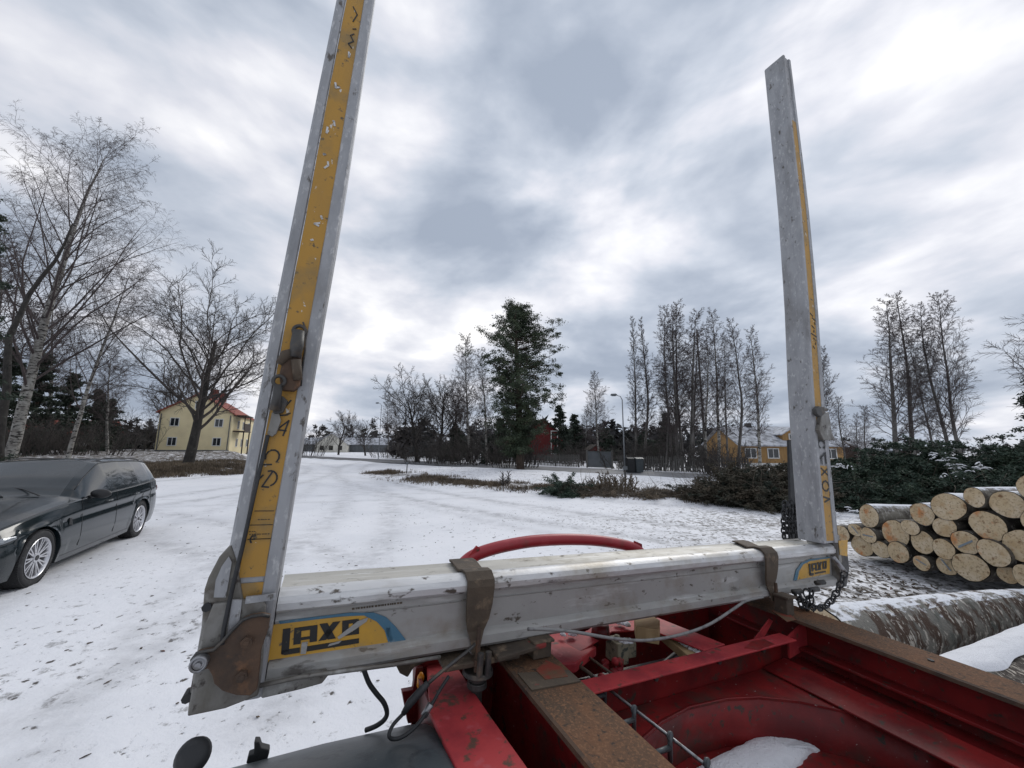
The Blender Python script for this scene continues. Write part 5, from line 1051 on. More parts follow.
# lettering on the right stake
ur = lambda y: float(np.interp(y, [300, 400, 470, 538], [.92, .36, .008, -.31]))
g = strokes(rs, PR, [arc(.5, ur(445), .25, .02, -60, 240), [(.3, ur(459)), (.7, ur(453)), (.7, ur(463))], [(.4, ur(456.5)), (.4, ur(464))], [(.3, ur(468)), (.75, ur(475))], [(.75, ur(468)), (.3, ur(475))], arc(.5, ur(486), .22, .024, 0, 330), [(.3, ur(497)), (.7, ur(499)), (.35, ur(502))]], 1.0643, .008); g['label'] = 'black worn painted letters running up the right stake'
strokes(rs, PR, [[(.3+.4*((i*7) % 5)/5, ur(318+i*4)), (.5+.3*((i*3) % 4)/4, ur(320+i*4))] for i in range(9)], 1.0643, .006, 'scratch_mark')

# ---- lower left end of the bunk: stake sleeve, ear, pivot plate
b = MB(); b.prism([tp(x, y, l=1.058) for x, y in ((187, 716), (190, 690), (197, 650), (201, 628), (204, 590), (208, 578), (219, 557), (231, 545), (236, 560), (243, 600), (250, 640), (252, 697), (215, 710))], VL*.128); ear = b.build('stake_sleeve', M['alu_dirty'], TR, bevel=.004); ear['label'] = 'dirty grey sleeve plate around the foot of the left stake'
b = MB(); b.prism([tp(x, y, l=1.0565) for x, y in ((214, 597), (216, 580), (222, 566), (229, 556), (232, 562), (229, 580), (226, 597))], -VL*.003); b.build('worn_pad', M['alu_stake'], ear)
b = MB(); b.prism([tp(x, y, l=1.050) for x, y in ((187, 717), (193, 680), (203, 630), (213, 604), (262, 598), (266, 606), (262, 668), (258, 696), (225, 709))], VL*.012); o = b.build('foot_plate', M['alu_dirty'], TR, bevel=.003)
b = MB(); b.prism([tp(x, y, l=1.046) for x, y in ((232, 600), (242, 600), (237, 640), (226, 642))], VL*.006); b.prism([tp(x, y, l=1.047) for x, y in ((246, 597), (276, 594), (275, 600), (245, 604))], VL*.006); b.build('weld_strip', M['alu_stake'], o)
pivot_pts = [(270, 616), (262, 614.5), (252, 616), (243, 619.5), (232, 630), (223, 641), (214, 649.5), (205, 651), (197, 653), (192.5, 659), (193, 667), (199, 671), (208, 669), (212, 676), (214, 684), (222, 691), (236, 695.5), (250, 696), (257, 690), (259, 672), (261, 650), (268, 630)]
b = MB(); b.prism([tp(x, y, l=1.030) for x, y in pivot_pts], VL*.016); pv = b.build('pivot_plate', M['rust'], TR, bevel=.002); pv['label'] = 'rusty brown rounded plate bolted over the foot of the left stake'
b = MB(); pp = [tp(x, y, l=1.0285) for x, y in pivot_pts[:11]]; b.tube([p-VL*.002 for p in pp], .0035, 8); b.build('plate_rim', M['darksteel'], pv, smooth=True)
for (x, y, r, m) in ((247, 641, .0085, 'rust'), (242, 675, .0085, 'rust')):
    c = tp(x, y, l=1.030); b = MB(); b.cyl(c, c-VL*.010, r*1.35, r*1.3, 6); b.cyl(c-VL*.010, c-VL*.013, r*.7, r*.6, 12); b.build('bolt', M[m], pv)
c = tp(200, 661.5, l=1.026); b = MB(); b.cyl(c+VL*.01, c-VL*.012, .0155, .0150, 24); b.torus(c-VL*.012, VL, .0125, .0030, 24, 8); b.cyl(c-VL*.012, c-VL*.017, .006, .005, 16); b.build('pivot_pin', M['steel'], pv, smooth=False)
for (x, y) in ((187, 698), (207, 607)):
    c = tp(x, y, l=1.058); b = MB(); b.cyl(c-VL*.004, c+VL*.02, .009, .009, 8); b.build('side_bolt', M['black'], ear)
# lower ledge under the sticker: flat bars running right from the foot
b = MB(); b.prism([tp(x, y, l=1.075) for x, y in ((256, 692), (258, 684), (300, 676.5), (326, 671), (329, 675), (322, 684), (300, 690), (262, 699))], VL*.15); b.build('lower_ledge', M['alu_dirty'], TR, bevel=.003)
b = MB(); b.tube([tp(258, 686, l=1.06), tp(300, 677, l=1.06), tp(345, 671, l=1.06), tp(395, 664.5, l=1.07), tp(440, 657, l=1.09)], .0048, 8); b.build('ledge_rod', M['alu_dirty'], TR, smooth=True)
b = MB(); b.prism([tp(x, y, l=1.14) for x, y in ((328, 668), (352, 664), (360, 672), (372, 667), (395, 664), (400, 674), (408, 678), (414, 668), (440, 656), (440, 650), (330, 664))], VL*.08); b.build('muddy_bracket', M['mudbrown'], TR, bevel=.004)
# dark rod going up the left stake
b = MB(); ro = [tp(222, 645, l=1.026), tp(224, 628, l=1.040), tp(232, 590, l=1.045), tp(243, 545, l=1.05), tp(254, 495, l=1.052), tp(268, 435, l=1.055)]; b.tube(ro, .0042, 8); b.build('cable_guide', M['black'], TR, smooth=True)
# ratchet latch on the left stake
la = None
b = MB(); b.prism([tp(x, y, l=1.052) for x, y in ((272, 437), (267, 434), (272, 412), (279, 413), (281, 421), (276, 434))], VL*.012); la = b.build('latch_plate', M['alu_dirty'], TR, bevel=.002); la['label'] = 'greasy chain tensioner bolted to the front of the left stake'
b = MB(); b.prism([tp(x, y, l=1.040) for x, y in ((279, 375), (283, 358), (299, 350), (302, 355), (300, 385), (294, 391), (281, 390))], VL*.024); b.build('tensioner_body', M['rust'], la, bevel=.004)
b = MB(); c = tp(299.5, 331, l=1.050); b.torus(c, VL, .013, .0045, 20, 8, up=VU); b.tube([tp(299, 331, l=1.036), tp(297, 345, l=1.034), tp(295, 357, l=1.036)], [.013, .015, .012], 10); b.build('hook', M['darksteel'], la, smooth=True)
b = MB(); c = tp(283, 362, l=1.040); b.tube([tp(279, 364, l=1.042), tp(286, 355, l=1.04), tp(295, 352, l=1.042)], [.008, .013, .010], 10); b.cyl(tp(296, 360, l=1.034), tp(298, 380, l=1.034), .011, .010, 12); b.build('pawl', M['mudbrown'], la, smooth=True)
b = MB(); c = tp(279, 381, l=1.032); b.torus(c, VL, .012, .0042, 20, 8); b.tube([c-VU*.008, tp(277, 396, l=1.034), tp(275, 410, l=1.04)], [.010, .009, .013], 10); b.build('ring_link', M['darksteel'], la, smooth=True)
b = MB(); b.prism([tp(x, y, l=1.044) for x, y in ((272, 410), (275, 395), (283, 396), (288, 401), (283, 413), (274, 414))], VL*.016); b.build('strap_end', M['darksteel'], la, bevel=.003)
b = MB(); b.tube([tp(*p, l=1.056) for p in ((303, 322), (306, 330), (305, 350), (302, 372), (301, 386))], .0022, 6); b.build('retaining_wire', M['darksteel'], la, smooth=True)

# ---- right end
b = MB(); b.prism([q3(2.317, 1.075, -.30), q3(2.338, 1.075, -.30), q3(2.345, 1.075, -.535), q3(2.317, 1.075, -.535)], VL*.14); o = b.build('stake_sleeve', M['alu_dirty'], TR, bevel=.003); o['label'] = 'dirty sleeve plate around the foot of the right stake'
b = MB(); b.prism([q3(2.318, 1.073, -.325), q3(2.40, 1.073, -.325), q3(2.385, 1.073, -.40), q3(2.318, 1.073, -.39)], -VL*.002); b.build('yellow_patch', M['sticker'], o)
b = MB(); b.prism([q3(2.346, 1.078, -.32), q3(2.405, 1.078, -.34), q3(2.41, 1.078, -.46), q3(2.37, 1.078, -.54), q3(2.346, 1.078, -.54)], VL*.12); b.build('end_block', M['darksteel'], TR, bevel=.004)
b = MB(); b.tube([tp(833, 557, l=1.04), tp(841, 567, l=1.03), tp(845, 572, l=1.03)], .010, 8); b.build('shackle_bar', M['steel'], TR, smooth=True)
b = MB(); b.prism([tp(x, y, l=1.045) for x, y in ((822, 414), (829, 412), (832, 432), (835, 440), (824, 440), (819, 430))], VL*.10); b.build('latch_plate', M['alu_dirty'], TR, bevel=.003)
lt_ = MB(); lt_.prism([tp(x, y, l=1.03) for x, y in ((816, 409), (819, 406), (825, 407), (825, 414), (821, 417), (817, 414))], VL*.02); lt_.tube([tp(821, 410, l=1.045), tp(827, 409.5, l=1.045)], .009, 8); o = lt_.build('tensioner_body', M['darksteel'], TR, bevel=.004); o['label'] = 'small dark chain tensioner on the right stake'
b = MB(); b.tube([tp(837, 538, l=1.16), tp(833, 500, l=1.17), tp(830, 470, l=1.175), tp(827, 440, l=1.18)], .0055, 8); b.build('cable_guide', M['black'], TR, smooth=True)
def chain(name, pts, label, link=.036, w=.0038, parent=TR, m='black'):
    b = MB(); pts = [Vector(p) for p in pts]; L = [0]
    for a, c in zip(pts[:-1], pts[1:]): L.append(L[-1]+(c-a).length)
    n = max(2, int(L[-1]/(link*.72))); pos = []
    for i in range(n+1):
        s = L[-1]*i/n; j = max(k for k in range(len(L)) if L[k] <= s+1e-9); j = min(j, len(pts)-2); t = (s-L[j])/max(1e-9, L[j+1]-L[j]); pos.append(pts[j].lerp(pts[j+1], t))
    for i in range(n):
        c = (pos[i]+pos[i+1])/2; d = (pos[i+1]-pos[i]).normalized(); s = d.orthogonal().normalized(); s = (Vector((0, 1, 0)) if abs(d.y) < .9 else Vector((1, 0, 0))); s = (s-d*s.dot(d)).normalized()
        ax = s if i % 2 else d.cross(s); b.torus(c, ax, link*.36, w, 12, 6, sx=1.5, up=d)
    o = b.build(name, M[m], parent, smooth=True); o['label'] = label; o['kind'] = 'thing' if 0 else 'part'; del o['kind']; return o
def sag(p, q, d, n=8): return [p.lerp(q, i/n)-VU*(d*4*(i/n)*(1-i/n)) for i in range(n+1)]
chain('chain', sag(tp(845, 572, l=1.03), tp(797, 594, l=1.04), .10), 'dark chain hanging in a loop below the right end of the beam')
chain('chain', sag(tp(797, 594, l=1.04), tp(812, 590, l=1.02), .07), 'short dark chain loop hanging beside the long one')
chain('chain', [tp(806, 590, l=1.05), tp(808, 600, l=1.04), tp(811, 613, l=1.03)], 'chain end hanging down below the beam')
for x, y in ((797, 592), (814, 590), (820, 583)): b = MB(); b.tube([tp(x-4, y, l=1.06), tp(x+4, y-1, l=1.05)], .011, 8); b.build('chain_hook', M['darksteel'], TR, smooth=True)
# straps and gathered chain behind the right stake
b = MB()
for f, w_ in ((0, .016), (.03, .013)):
    b.prism([tp(789+f*100, 440, l=1.30), tp(793+f*90, 440, l=1.30), tp(799+f*60, 540, l=1.32), tp(792+f*60, 540, l=1.32)], VL*.012)
o = b.build('lashing_strap', M['black'], TR); o['label'] = 'black lashing straps hanging behind the right stake'
rr = random.Random(8)
for i in range(5):
    x = 784+i*3.2; chain('chain', [tp(x+1, 503+rr.uniform(-3, 4), l=1.31+.01*(i % 2)), tp(x-.5, 520, l=1.30), tp(x, 538, l=1.30)], 'strand of black chain bunched behind the right stake', link=.034, w=.0048)

# ---- clamps over the beam
def clamp(b_, w, label, WW=(0, .08)):
    mb = MB(); off = .007
    out = [(1.262, -.350+off), (1.235, -.350+off), (1.15, -.349+off), (1.122, -.342+off), (1.098, -.343+off), (1.078, -.354), (1.074, -.372), (1.077, -.42), (1.082, -.46), (1.086, -.49), (1.078, -.52), (1.077, -.545)]
    ws = [(WW[0], WW[1]), (WW[0]+.002, WW[1]+.003), (-.006, .070), (-.004, .078), (-.002, .080), (0, .082), (0, .082), (.002, .080), (.006, .074), (.014, .062), (.024, .052), (.024, .050)]
    vs = []
    for (l, u), (x0, x1) in zip(out, ws): vs += [q3(b_+x0*w, l, u), q3(b_+x1*w, l, u)]
    inn = []
    for (l, u), (x0, x1) in zip(out, ws):
        c = Vector((0, 1.18-l, -.44-u)).normalized()*.008; inn += [q3(b_+x0*w, l, u)+c, q3(b_+x1*w, l, u)+c]
    n = len(vs); vs += inn; fs = []
    for i in range(len(out)-1):
        a, b2, c, d = 2*i, 2*i+1, 2*i+3, 2*i+2; fs += [(a, b2, c, d), (n+a, n+d, n+c, n+b2), (a, d, n+d, n+a), (b2, n+b2, n+c, c)]
    fs += [(0, n, n+1, 1), (n-2, n-1, 2*n-1, 2*n-2)]; mb.add(vs, fs)
    o = mb.build('clamp_strap', M['mudbrown'], TR, bevel=.0015); o['label'] = label
    p = q3(b_+.038*w, 1.066, -.52); m2 = MB(); m2.tube([p+VU*.05, p, p-VU*.06], [.006, .007, .007], 10); m2.cyl(p-VU*.028, p-VU*.042, .014, .014, 6); m2.build('clamp_bolt', M['rust'], o, smooth=False)
    return o
clamp(.413, 1.0, 'mud brown clamp strap over the beam near its left end'); clamp(1.748, 1.05, 'mud brown clamp strap over the beam near its right end', WW=(.045, .125))
# swivel washers under the left clamp
b = MB(); c = tp(478, 668, u=-.585); b.cyl(c, c-VU*.012, .040, .043, 28); b.cyl(c-VU*.012, c-VU*.030, .022, .022, 20); b.cyl(c-VU*.030, c-VU*.045, .026, .028, 24); b.cyl(c-VU*.045, c-VU*.10, .016, .016, 16); b.cyl(c+VU*.03, c, .013, .013, 12); b.build('swivel_washers', M['darksteel'], TR, bevel=.002)
b = MB(); b.prism([q3(.36, 1.06, -.552), q3(.58, 1.06, -.552), q3(.60, 1.24, -.552), q3(.36, 1.24, -.552)], VU*-.014); b.prism([q3(.50, 1.035, -.553), q3(.66, 1.05, -.545), q3(.66, 1.20, -.551), q3(.50, 1.2, -.553)], VU*.012); b.build('base_plate', M['mudbrown'], TR, bevel=.003)
b = MB(); b.box(q3(.655, 1.085, -.558), (.060, .045, .042)); b.box(q3(.655, 1.082, -.533), (.072, .055, .008)); b.build('stop_block', M['mudbrown'], TR, bevel=.003)
b = MB(); b.box(q3(1.80, 1.045, -.548), (.05, .05, .07)); b.box(q3(1.80, 1.04, -.513), (.065, .06, .01)); b.build('stop_block', M['mudbrown'], TR, bevel=.003)
for x in (.455, .478): b = MB(); b.cyl(q3(x, 1.052, -.53), q3(x, 1.052, -.585), .0085, .0085, 10); b.build('spacer_bolt', M['darksteel'], TR)

M['barepaint'] = mat('worn_red_over_rust', (0.20, 0.045, 0.03), 0.7, 0, spec=.2, layers=(((0.12, 0.075, 0.045), 14, .45, .58, 8, O1),))
# ---- chassis rails: I-beams running along l
def rail(b0, b1, wb, label, ub=-.86, l0=-1.2, l1=1.95):
    r = MB(); r.prism([q3(b0, l0, -.582), q3(b1, l0, -.582), q3(b1, l0, -.596), q3(b0, l0, -.596)], VL*(l1-l0)); o = r.build('chassis_rail', M['railtop'], TR, bevel=.002); o['label'] = label
    w = MB(); w.prism([q3(wb-.006, l0, -.5965), q3(wb+.006, l0, -.5965), q3(wb+.006, l0, ub+.014), q3(wb-.006, l0, ub+.014)], VL*(l1-l0)); w.build('web', M['red'], o)
    f = MB(); f.prism([q3(b0, l0, ub+.0135), q3(b1, l0, ub+.0135), q3(b1, l0, ub), q3(b0, l0, ub)], VL*(l1-l0)); f.build('lower_flange', M['red'], o, bevel=.002)
    g = MB(); g.prism([q3(b0-.0025, l0, -.584), q3(b0+.004, l0, -.5805), q3(b0+.004, l0, -.5975), q3(b0-.0025, l0, -.595)], VL*(l1-l0)); g.build('flange_edge', M['rust'], o)
    return o
lr = rail(.545, .700, .60, 'left chassis rail with rusty flat top under the beam'); rrail = rail(1.785, 1.950, 1.87, 'right chassis rail with brown flat top')
b = MB(); b.prism([q3(.552, 1.02, -.5818), q3(.694, .985, -.5818), q3(.694, .93, -.5818), q3(.552, .94, -.5818)], VU*.0035); b.build('wear_plate', M['mudbrown'], lr)
b = MB(); b.prism([tp(x, y, u=-.579) for x, y in ((546, 661), (562, 668), (568, 677), (545, 680), (536, 671))], VU*.002); b.build('bare_paint', M['barepaint'], lr)
b = MB(); b.prism([tp(x, y, u=-.579) for x, y in ((772, 611), (786, 611), (796, 620), (787, 622))], VU*.002); b.build('bare_paint', M['barepaint'], rrail)
c = tp(931, 661, u=-.5822); b = MB(); b.cyl(c, c+VU*.004, .008, .008, 12); b.build('rivet', M['black'], rrail)
# ledge and longitudinal angle along the right rail, seen from above
def sheet(name, pts, m, th=.006, dirv=None, parent=TR, bevel=0, label=None):
    b = MB(); b.prism(pts, (dirv or VU)*-th); o = b.build(name, M[m], parent, bevel=bevel)
    if label: o['label'] = label
    return o
def long_bar(name, prof, m, l0=-1.2, l1=1.35, parent=TR):
    b = MB(); b.prism([q3(x, l0, u) for x, u in prof], VL*(l1-l0)); return b.build(name, M[m], parent, bevel=.002)
long_bar('inner_ledge', [(1.80, -.690), (1.864, -.690), (1.864, -.700), (1.80, -.700)], 'red')
long_bar('inner_angle', [(1.60, -.7435), (1.735, -.7300), (1.735, -.7240), (1.60, -.7370)], 'red', l1=1.02)
# cross member: top plate in the paler red with light painted in, darker red web below
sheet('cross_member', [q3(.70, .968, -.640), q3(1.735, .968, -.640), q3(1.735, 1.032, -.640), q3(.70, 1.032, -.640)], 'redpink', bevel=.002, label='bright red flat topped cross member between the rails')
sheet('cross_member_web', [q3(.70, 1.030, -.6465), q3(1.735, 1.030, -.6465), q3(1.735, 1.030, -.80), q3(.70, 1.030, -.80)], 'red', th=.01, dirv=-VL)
sheet('fresh_paint', [tp(x, y, u=-.6395) for x, y in ((744, 648), (752, 641), (764, 639), (775, 644), (758, 650))], 'red', th=.001)
b = MB(); b.prism([q3(1.74, 1.0, -.645), q3(1.862, 1.0, -.60), q3(1.862, 1.0, -.70), q3(1.74, 1.0, -.72)], VL*.008); b.prism([tp(755, 639, l=1.06), tp(770, 619, l=1.09), tp(773, 621, l=1.09), tp(763, 640, l=1.06)], VL*.005); b.build('gusset', M['redpink'], TR)
for x in (1.05, 1.35, 1.6): b = MB(); b.cyl(q3(x, 1.022, -.675), q3(x, 1.010, -.675), .009, .009, 6); b.build('bolt', M['darksteel'], TR)
# curved well below: arched ring wall, upper deck, sunk floor
arc_t = [(628, 768), (640, 742), (662, 722), (690, 707), (728, 698.5), (760, 697), (800, 701), (850, 712), (900, 725), (950, 745), (1010, 775), (1060, 800)]
arc_b = [(660, 800), (672, 765), (684, 745), (706, 729), (735, 722), (765, 720), (800, 723), (840, 732), (880, 744), (930, 764), (985, 790), (1030, 815)]
at_ = [tp(x, y, u=-.745) for x, y in arc_t]; ab_ = [tp(x, y, u=-.868) for x, y in arc_b]
for i in range(len(ab_)): ab_[i] = Vector((at_[i].x*.985+ab_[i].x*.015, at_[i].y*.8+ab_[i].y*.2, -.889-U0))
k = len(at_); b = MB(); b.add(at_+ab_+[p+VL*.008 for p in at_]+[p+VL*.008 for p in ab_], [(i, i+1, k+i+1, k+i) for i in range(k-1)]+[(2*k+i, 3*k+i, 3*k+i+1, 2*k+i+1) for i in range(k-1)]+[(i, 2*k+i, 2*k+i+1, i+1) for i in range(k-1)]); o = b.build('arched_wall', M['red'], TR, smooth=True); o['label'] = 'curved red wall of the sunken well between the rails'
b = MB(); deck = at_+[q3(1.86, .20, -.745), q3(1.86, 1.026, -.745), q3(.72, 1.026, -.745), q3(.72, .55, -.745)]; b.prism([p-VU*.001 for p in deck], -VU*.006); b.build('upper_deck', M['red'], TR)
sheet('well_floor', [q3(.70, -1.0, -.890), q3(2.0, -1.0, -.890), q3(2.0, 1.38, -.890), q3(.70, 1.38, -.890)], 'red', label='dark red floor of the well with mud')
b = MB(); b.prism([tp(x, y, u=-.882) for x, y in ((790, 768), (812, 753), (826, 750), (850, 757), (905, 768), (940, 790), (860, 800))], -VU*.004); b.build('floor_plate', M['red'], TR)
# snow left in the well
pts = [(690, 775), (722, 758), (745, 746), (768, 734), (782, 733), (803, 738), (822, 746), (824, 752), (812, 757), (800, 768), (790, 780), (740, 800), (700, 800)]
c0 = sum((tp(x, y, u=-.888) for x, y in pts), Vector())/len(pts); rr = random.Random(6); ring = [tp(x, y, u=-.8885) for x, y in pts]; fine_ = []
for i in range(len(ring)):
    a, c = ring[i], ring[(i+1) % len(ring)]
    for t in (0, .2, .4, .6, .8): fine_.append(a.lerp(c, t)+Vector((rr.uniform(-.004, .004), rr.uniform(-.004, .004), 0)))
b = MB(); k = len(fine_); lv = [(1, 0), (.97, .010), (.85, .019), (.6, .025), (.3, .028)]; vs = []
for s, hh in lv: vs += [c0+(p-c0)*s+VU*(hh+(rr.uniform(-.0015, .0015) if hh else 0)) for p in fine_]
fs = [(j*k+i, j*k+(i+1) % k, (j+1)*k+(i+1) % k, (j+1)*k+i) for j in range(len(lv)-1) for i in range(k)]; fs.append(tuple((len(lv)-1)*k+i for i in range(k))); b.add(vs, fs); o = b.build('snow_patch', M['snowlump'], None, smooth=True); o.matrix_world = TR.matrix_world.copy(); tag(o, 'patch of white snow left on the red floor of the trailer well', 'snow', kind='stuff')
# ---- things between the rails behind the cross member
sheet('rear_cross_plate', [q3(1.00, 1.30, -.640), q3(1.10, 1.36, -.64), q3(1.36, 1.30, -.64), q3(1.42, 1.04, -.64), q3(1.30, 1.034, -.64), q3(1.24, 1.22, -.64), q3(1.08, 1.26, -.64), q3(.84, 1.16, -.64), q3(.80, 1.24, -.64)], 'redpink', bevel=.002)
sheet('rear_cross_plate', [q3(.72, 1.12, -.63), q3(.80, 1.10, -.63), q3(.96, 1.20, -.65), q3(.92, 1.36, -.65), q3(.74, 1.32, -.63)], 'redpink', th=.03, bevel=.004)
b = MB(); b.cyl(q3(1.01, 1.24, -.64), q3(1.01, 1.24, -.60), .035, .03, 12); b.build('pipe_stub', M['red'], TR, smooth=True)
sheet('rear_member', [q3(.70, 1.40, -.66), q3(1.80, 1.40, -.66), q3(1.80, 1.60, -.66), q3(.70, 1.60, -.66)], 'red', th=.2)
sheet('under_tray', [q3(.70, 1.03, -.95), q3(1.85, 1.03, -.95), q3(1.85, 1.62, -.95), q3(.70, 1.62, -.95)], 'darksteel')
b = MB(); b.prism([tp(x, y, u=-.60) for x, y in ((634, 618), (650, 614), (660, 620), (659, 630), (636, 626))], -VU*.05); b.build('wood_block', M['wood_block'], TR, bevel=.003)
b = MB(); b.prism([tp(x, y, u=-.66) for x, y in ((660, 632), (668, 629), (692, 648), (700, 656), (690, 657))], -VU*.03); b.build('wood_wedge', M['wood_block'], TR, bevel=.003)
b = MB(); c = tp(617, 650, u=-.68); b.box(c, (.05, .07, .07)); b.box(c+Vector((.05, .01, -.005)), (.06, .05, .05)); b.cyl(c+VU*.035, c+VU*.05, .012, .01, 10); b.build('air_valve', mat('chalky_valve', (.30, .27, .19), .8, 0, layers=(((.06, .07, .06), 40, .5, .62, 8, O1), ((.6, .6, .6), 25, .62, .7, 8, O1))), TR, bevel=.004)
rr = random.Random(77)
for i in range(9):
    b = MB(); c = tp(604+rr.uniform(-3, 20), 662+rr.uniform(-4, 12), u=-.70)+VU*rr.uniform(-.02, .02); b.tube([c-VU*.012, c-VU*.006, c+VU*.006, c+VU*.012], [.006, .014, .014, .006], 10); b.build('hose_coupling', M['redpink'], TR, smooth=True)
rr = random.Random(5)
for i in range(9):
    b = MB(); p = q3(.74+rr.random()*.12, 1.05+rr.random()*.15, -.68-rr.random()*.06); q = q3(1.1+rr.random()*.35, 1.1+rr.random()*.2, -.74-rr.random()*.1); b.tube(sag(p, q, rr.uniform(.0, .05), 6), rr.uniform(.006, .012), 8); b.build('air_hose', M['black'], TR, smooth=True)
b = MB(); b.torus(tp(576, 661, u=-.65), VU, .018, .005, 16, 8); b.tube([tp(576, 664, u=-.652), tp(589, 673, u=-.66), tp(601, 684, u=-.67)], .006, 8); b.tube([tp(584, 654, u=-.66), tp(597, 663, u=-.66), tp(612, 674, u=-.66)], .004, 8); b.build('brass_fitting', M['mudbrown'], TR, smooth=True)
b = MB(); lnp = [tp(592, 676, u=-.66), tp(603, 686, u=-.66), tp(632, 709, u=-.66), tp(668, 737, u=-.66), tp(712, 772, u=-.66)]; b.tube([p+Vector((.005, 0, 0)) for p in lnp], .0042, 8); b.build('steel_pipe', M['steel'], TR, smooth=True)
b = MB(); b.tube([p-Vector((.014, 0, .004)) for p in lnp[:2]], .004, 8); b.build('short_pipe', M['steel'], TR, smooth=True)
for i, (x, y) in enumerate(((605, 687), (634, 711), (670, 738), (707, 765))):
    c = tp(x, y, u=-.655); b = MB(); b.tube([c+VU*.012, c-VU*.05], .0058, 8); b.torus(c+VU*.004, VL, .008, .003, 12, 6); b.tube([c-VU*.02, c-VU*.02-Vector((.06, 0, 0))], .006, 8); b.build('pipe_clip', M['plastic'], TR, smooth=True)
# snow crumbs behind the cross member
b = MB(); rr = random.Random(15)
for i in range(34):
    x = rr.uniform(0, 1); c = tp(672+x*30, 630+x*25+rr.uniform(-2, 4), u=-.655); s = rr.uniform(.004, .013); b.tube([c-VU*s*.5, c, c+VU*s*.6], [s*1.2, s, s*.3], 6)
for (x, y) in ((562, 634), (570, 633), (621, 622), (625, 624), (624, 640), (630, 641)):
    for _ in range(3): c = tp(x+rr.uniform(-3, 3), y+rr.uniform(-1, 1), u=-.622); s = rr.uniform(.006, .014); b.tube([c-VU*s*.5, c, c+VU*s*.6], [s*1.2, s, s*.3], 6)
o = b.build('snow_crumbs', M['snowlump'], None, smooth=True); o.matrix_world = TR.matrix_world.copy(); tag(o, 'crumbs of snow lying between the trailer rails', 'snow', kind='stuff')
# grey cable swinging in front of the beam
pts = [(528, 629), (548, 629.5), (575, 632), (610, 638), (640, 640.5), (665, 638), (690, 632), (712, 623), (735, 608), (746, 601), (763, 597)]
b = MB(); b.tube(cr([tp(x, y, l=1.02 if i < 9 else 1.04) for i, (x, y) in enumerate(pts)], 3), .0048, 8); b.build('air_line', M['rope'], TR, smooth=True)
# red arched guard tube behind the beam
pts = [(463, 562), (470, 556), (480, 551), (500, 545), (530, 539.5), (560, 537.5), (590, 538), (615, 541), (632, 545), (640, 550), (643, 556)]
b = MB(); b.tube(cr([tp(x, y+2, l=1.62) for x, y in pts], 3), .026, 14); o = b.build('guard_tube', mat('red_tube_paint', (0.34, 0.025, 0.035), 0.45, 0, layers=(((0.13, 0.07, 0.045), 5, .5, .66, 8, O1), ((0.42, .05, .06), 9, .55, .7, 8, O1))), TR, smooth=True); o['label'] = 'red curved guard tube rising behind the beam'
b = MB(); b.prism([tp(x, y, l=1.60) for x, y in ((464, 566), (470, 554), (477, 546), (480, 548), (478, 566))], VL*.01); b.build('guard_lug', M['redpink'], o); b = MB(); b.prism([tp(635, 541, l=1.61), tp(642, 544, l=1.61), tp(644, 560, l=1.61), tp(636, 560, l=1.61)], VL*.01); b.build('guard_lug', M['redpink'], o)
b = MB()
for x in (470, 641): p = tp(x, 560, l=1.63); b.tube([p+VU*.01, p-VU*.25], .02, 10)
b.build('guard_post', M['red'], o, smooth=True)
# outer red member left of the rail, reflector, hoses
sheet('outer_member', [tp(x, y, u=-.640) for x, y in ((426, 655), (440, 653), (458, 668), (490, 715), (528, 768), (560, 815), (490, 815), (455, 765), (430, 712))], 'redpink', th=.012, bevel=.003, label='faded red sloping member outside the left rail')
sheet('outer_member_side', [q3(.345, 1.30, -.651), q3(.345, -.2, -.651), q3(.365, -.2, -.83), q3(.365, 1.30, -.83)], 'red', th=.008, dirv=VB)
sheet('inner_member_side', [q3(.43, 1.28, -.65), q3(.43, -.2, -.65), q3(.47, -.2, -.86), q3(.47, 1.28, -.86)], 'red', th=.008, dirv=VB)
sheet('rail_gusset', [q3(.34, 1.26, -.60), q3(.60, 1.26, -.60), q3(.60, 1.26, -.86), q3(.34, 1.26, -.86)], 'red', th=.01, dirv=-VL)
sheet('channel_floor', [q3(.36, 1.3, -.862), q3(.60, 1.3, -.862), q3(.60, -1.2, -.862), q3(.36, -1.2, -.862)], 'red')
b = MB(); b.prism([tp(x, y, l=1.24) for x, y in ((402, 692), (413, 690), (416, 668), (423, 667), (427, 720), (408, 724))], VL*.02); b.build('lamp_bracket', M['red'], TR, bevel=.002)
b = MB(); c = tp(420.5, 681, l=1.225); b.tube([c-VU*.022, c-VU*.012, c+VU*.012, c+VU*.022], [.004, .010, .010, .004], 12); b.build('side_reflector', M['orange'], TR, smooth=True)
b = MB(); b.tube([tp(475, 644, l=1.05), tp(468, 651, l=1.04), tp(440, 673, l=1.02), tp(425, 686, l=1.02)], .0045, 8); b.torus(tp(470, 652, l=1.04), VB+VU, .007, .002, 10, 6); b.build('hydraulic_line', M['darksteel'], TR, smooth=True)
b = MB(); b.tube([tp(428, 683, l=1.02), tp(420, 692, l=1.02), tp(410, 703, l=1.02), tp(403, 714, l=1.02)], [.007, .0095, .0095, .006], 10); b.tube(cr([tp(403, 714, l=1.02), tp(393, 725, l=1.01), tp(389, 735, l=1.0), tp(393, 739, l=1.0), tp(404, 736, l=1.0), tp(418, 724, l=1.01), tp(432, 704, l=1.02), tp(440, 690, l=1.03), tp(449, 676, l=1.04)]), .0042, 8); b.build('rubber_hose', M['black'], TR, smooth=True)
b = MB(); b.tube([tp(424, 716, l=1.02), tp(431, 704, l=1.02)], .008, 10); b.build('hose_end', M['steel'], TR, smooth=True)
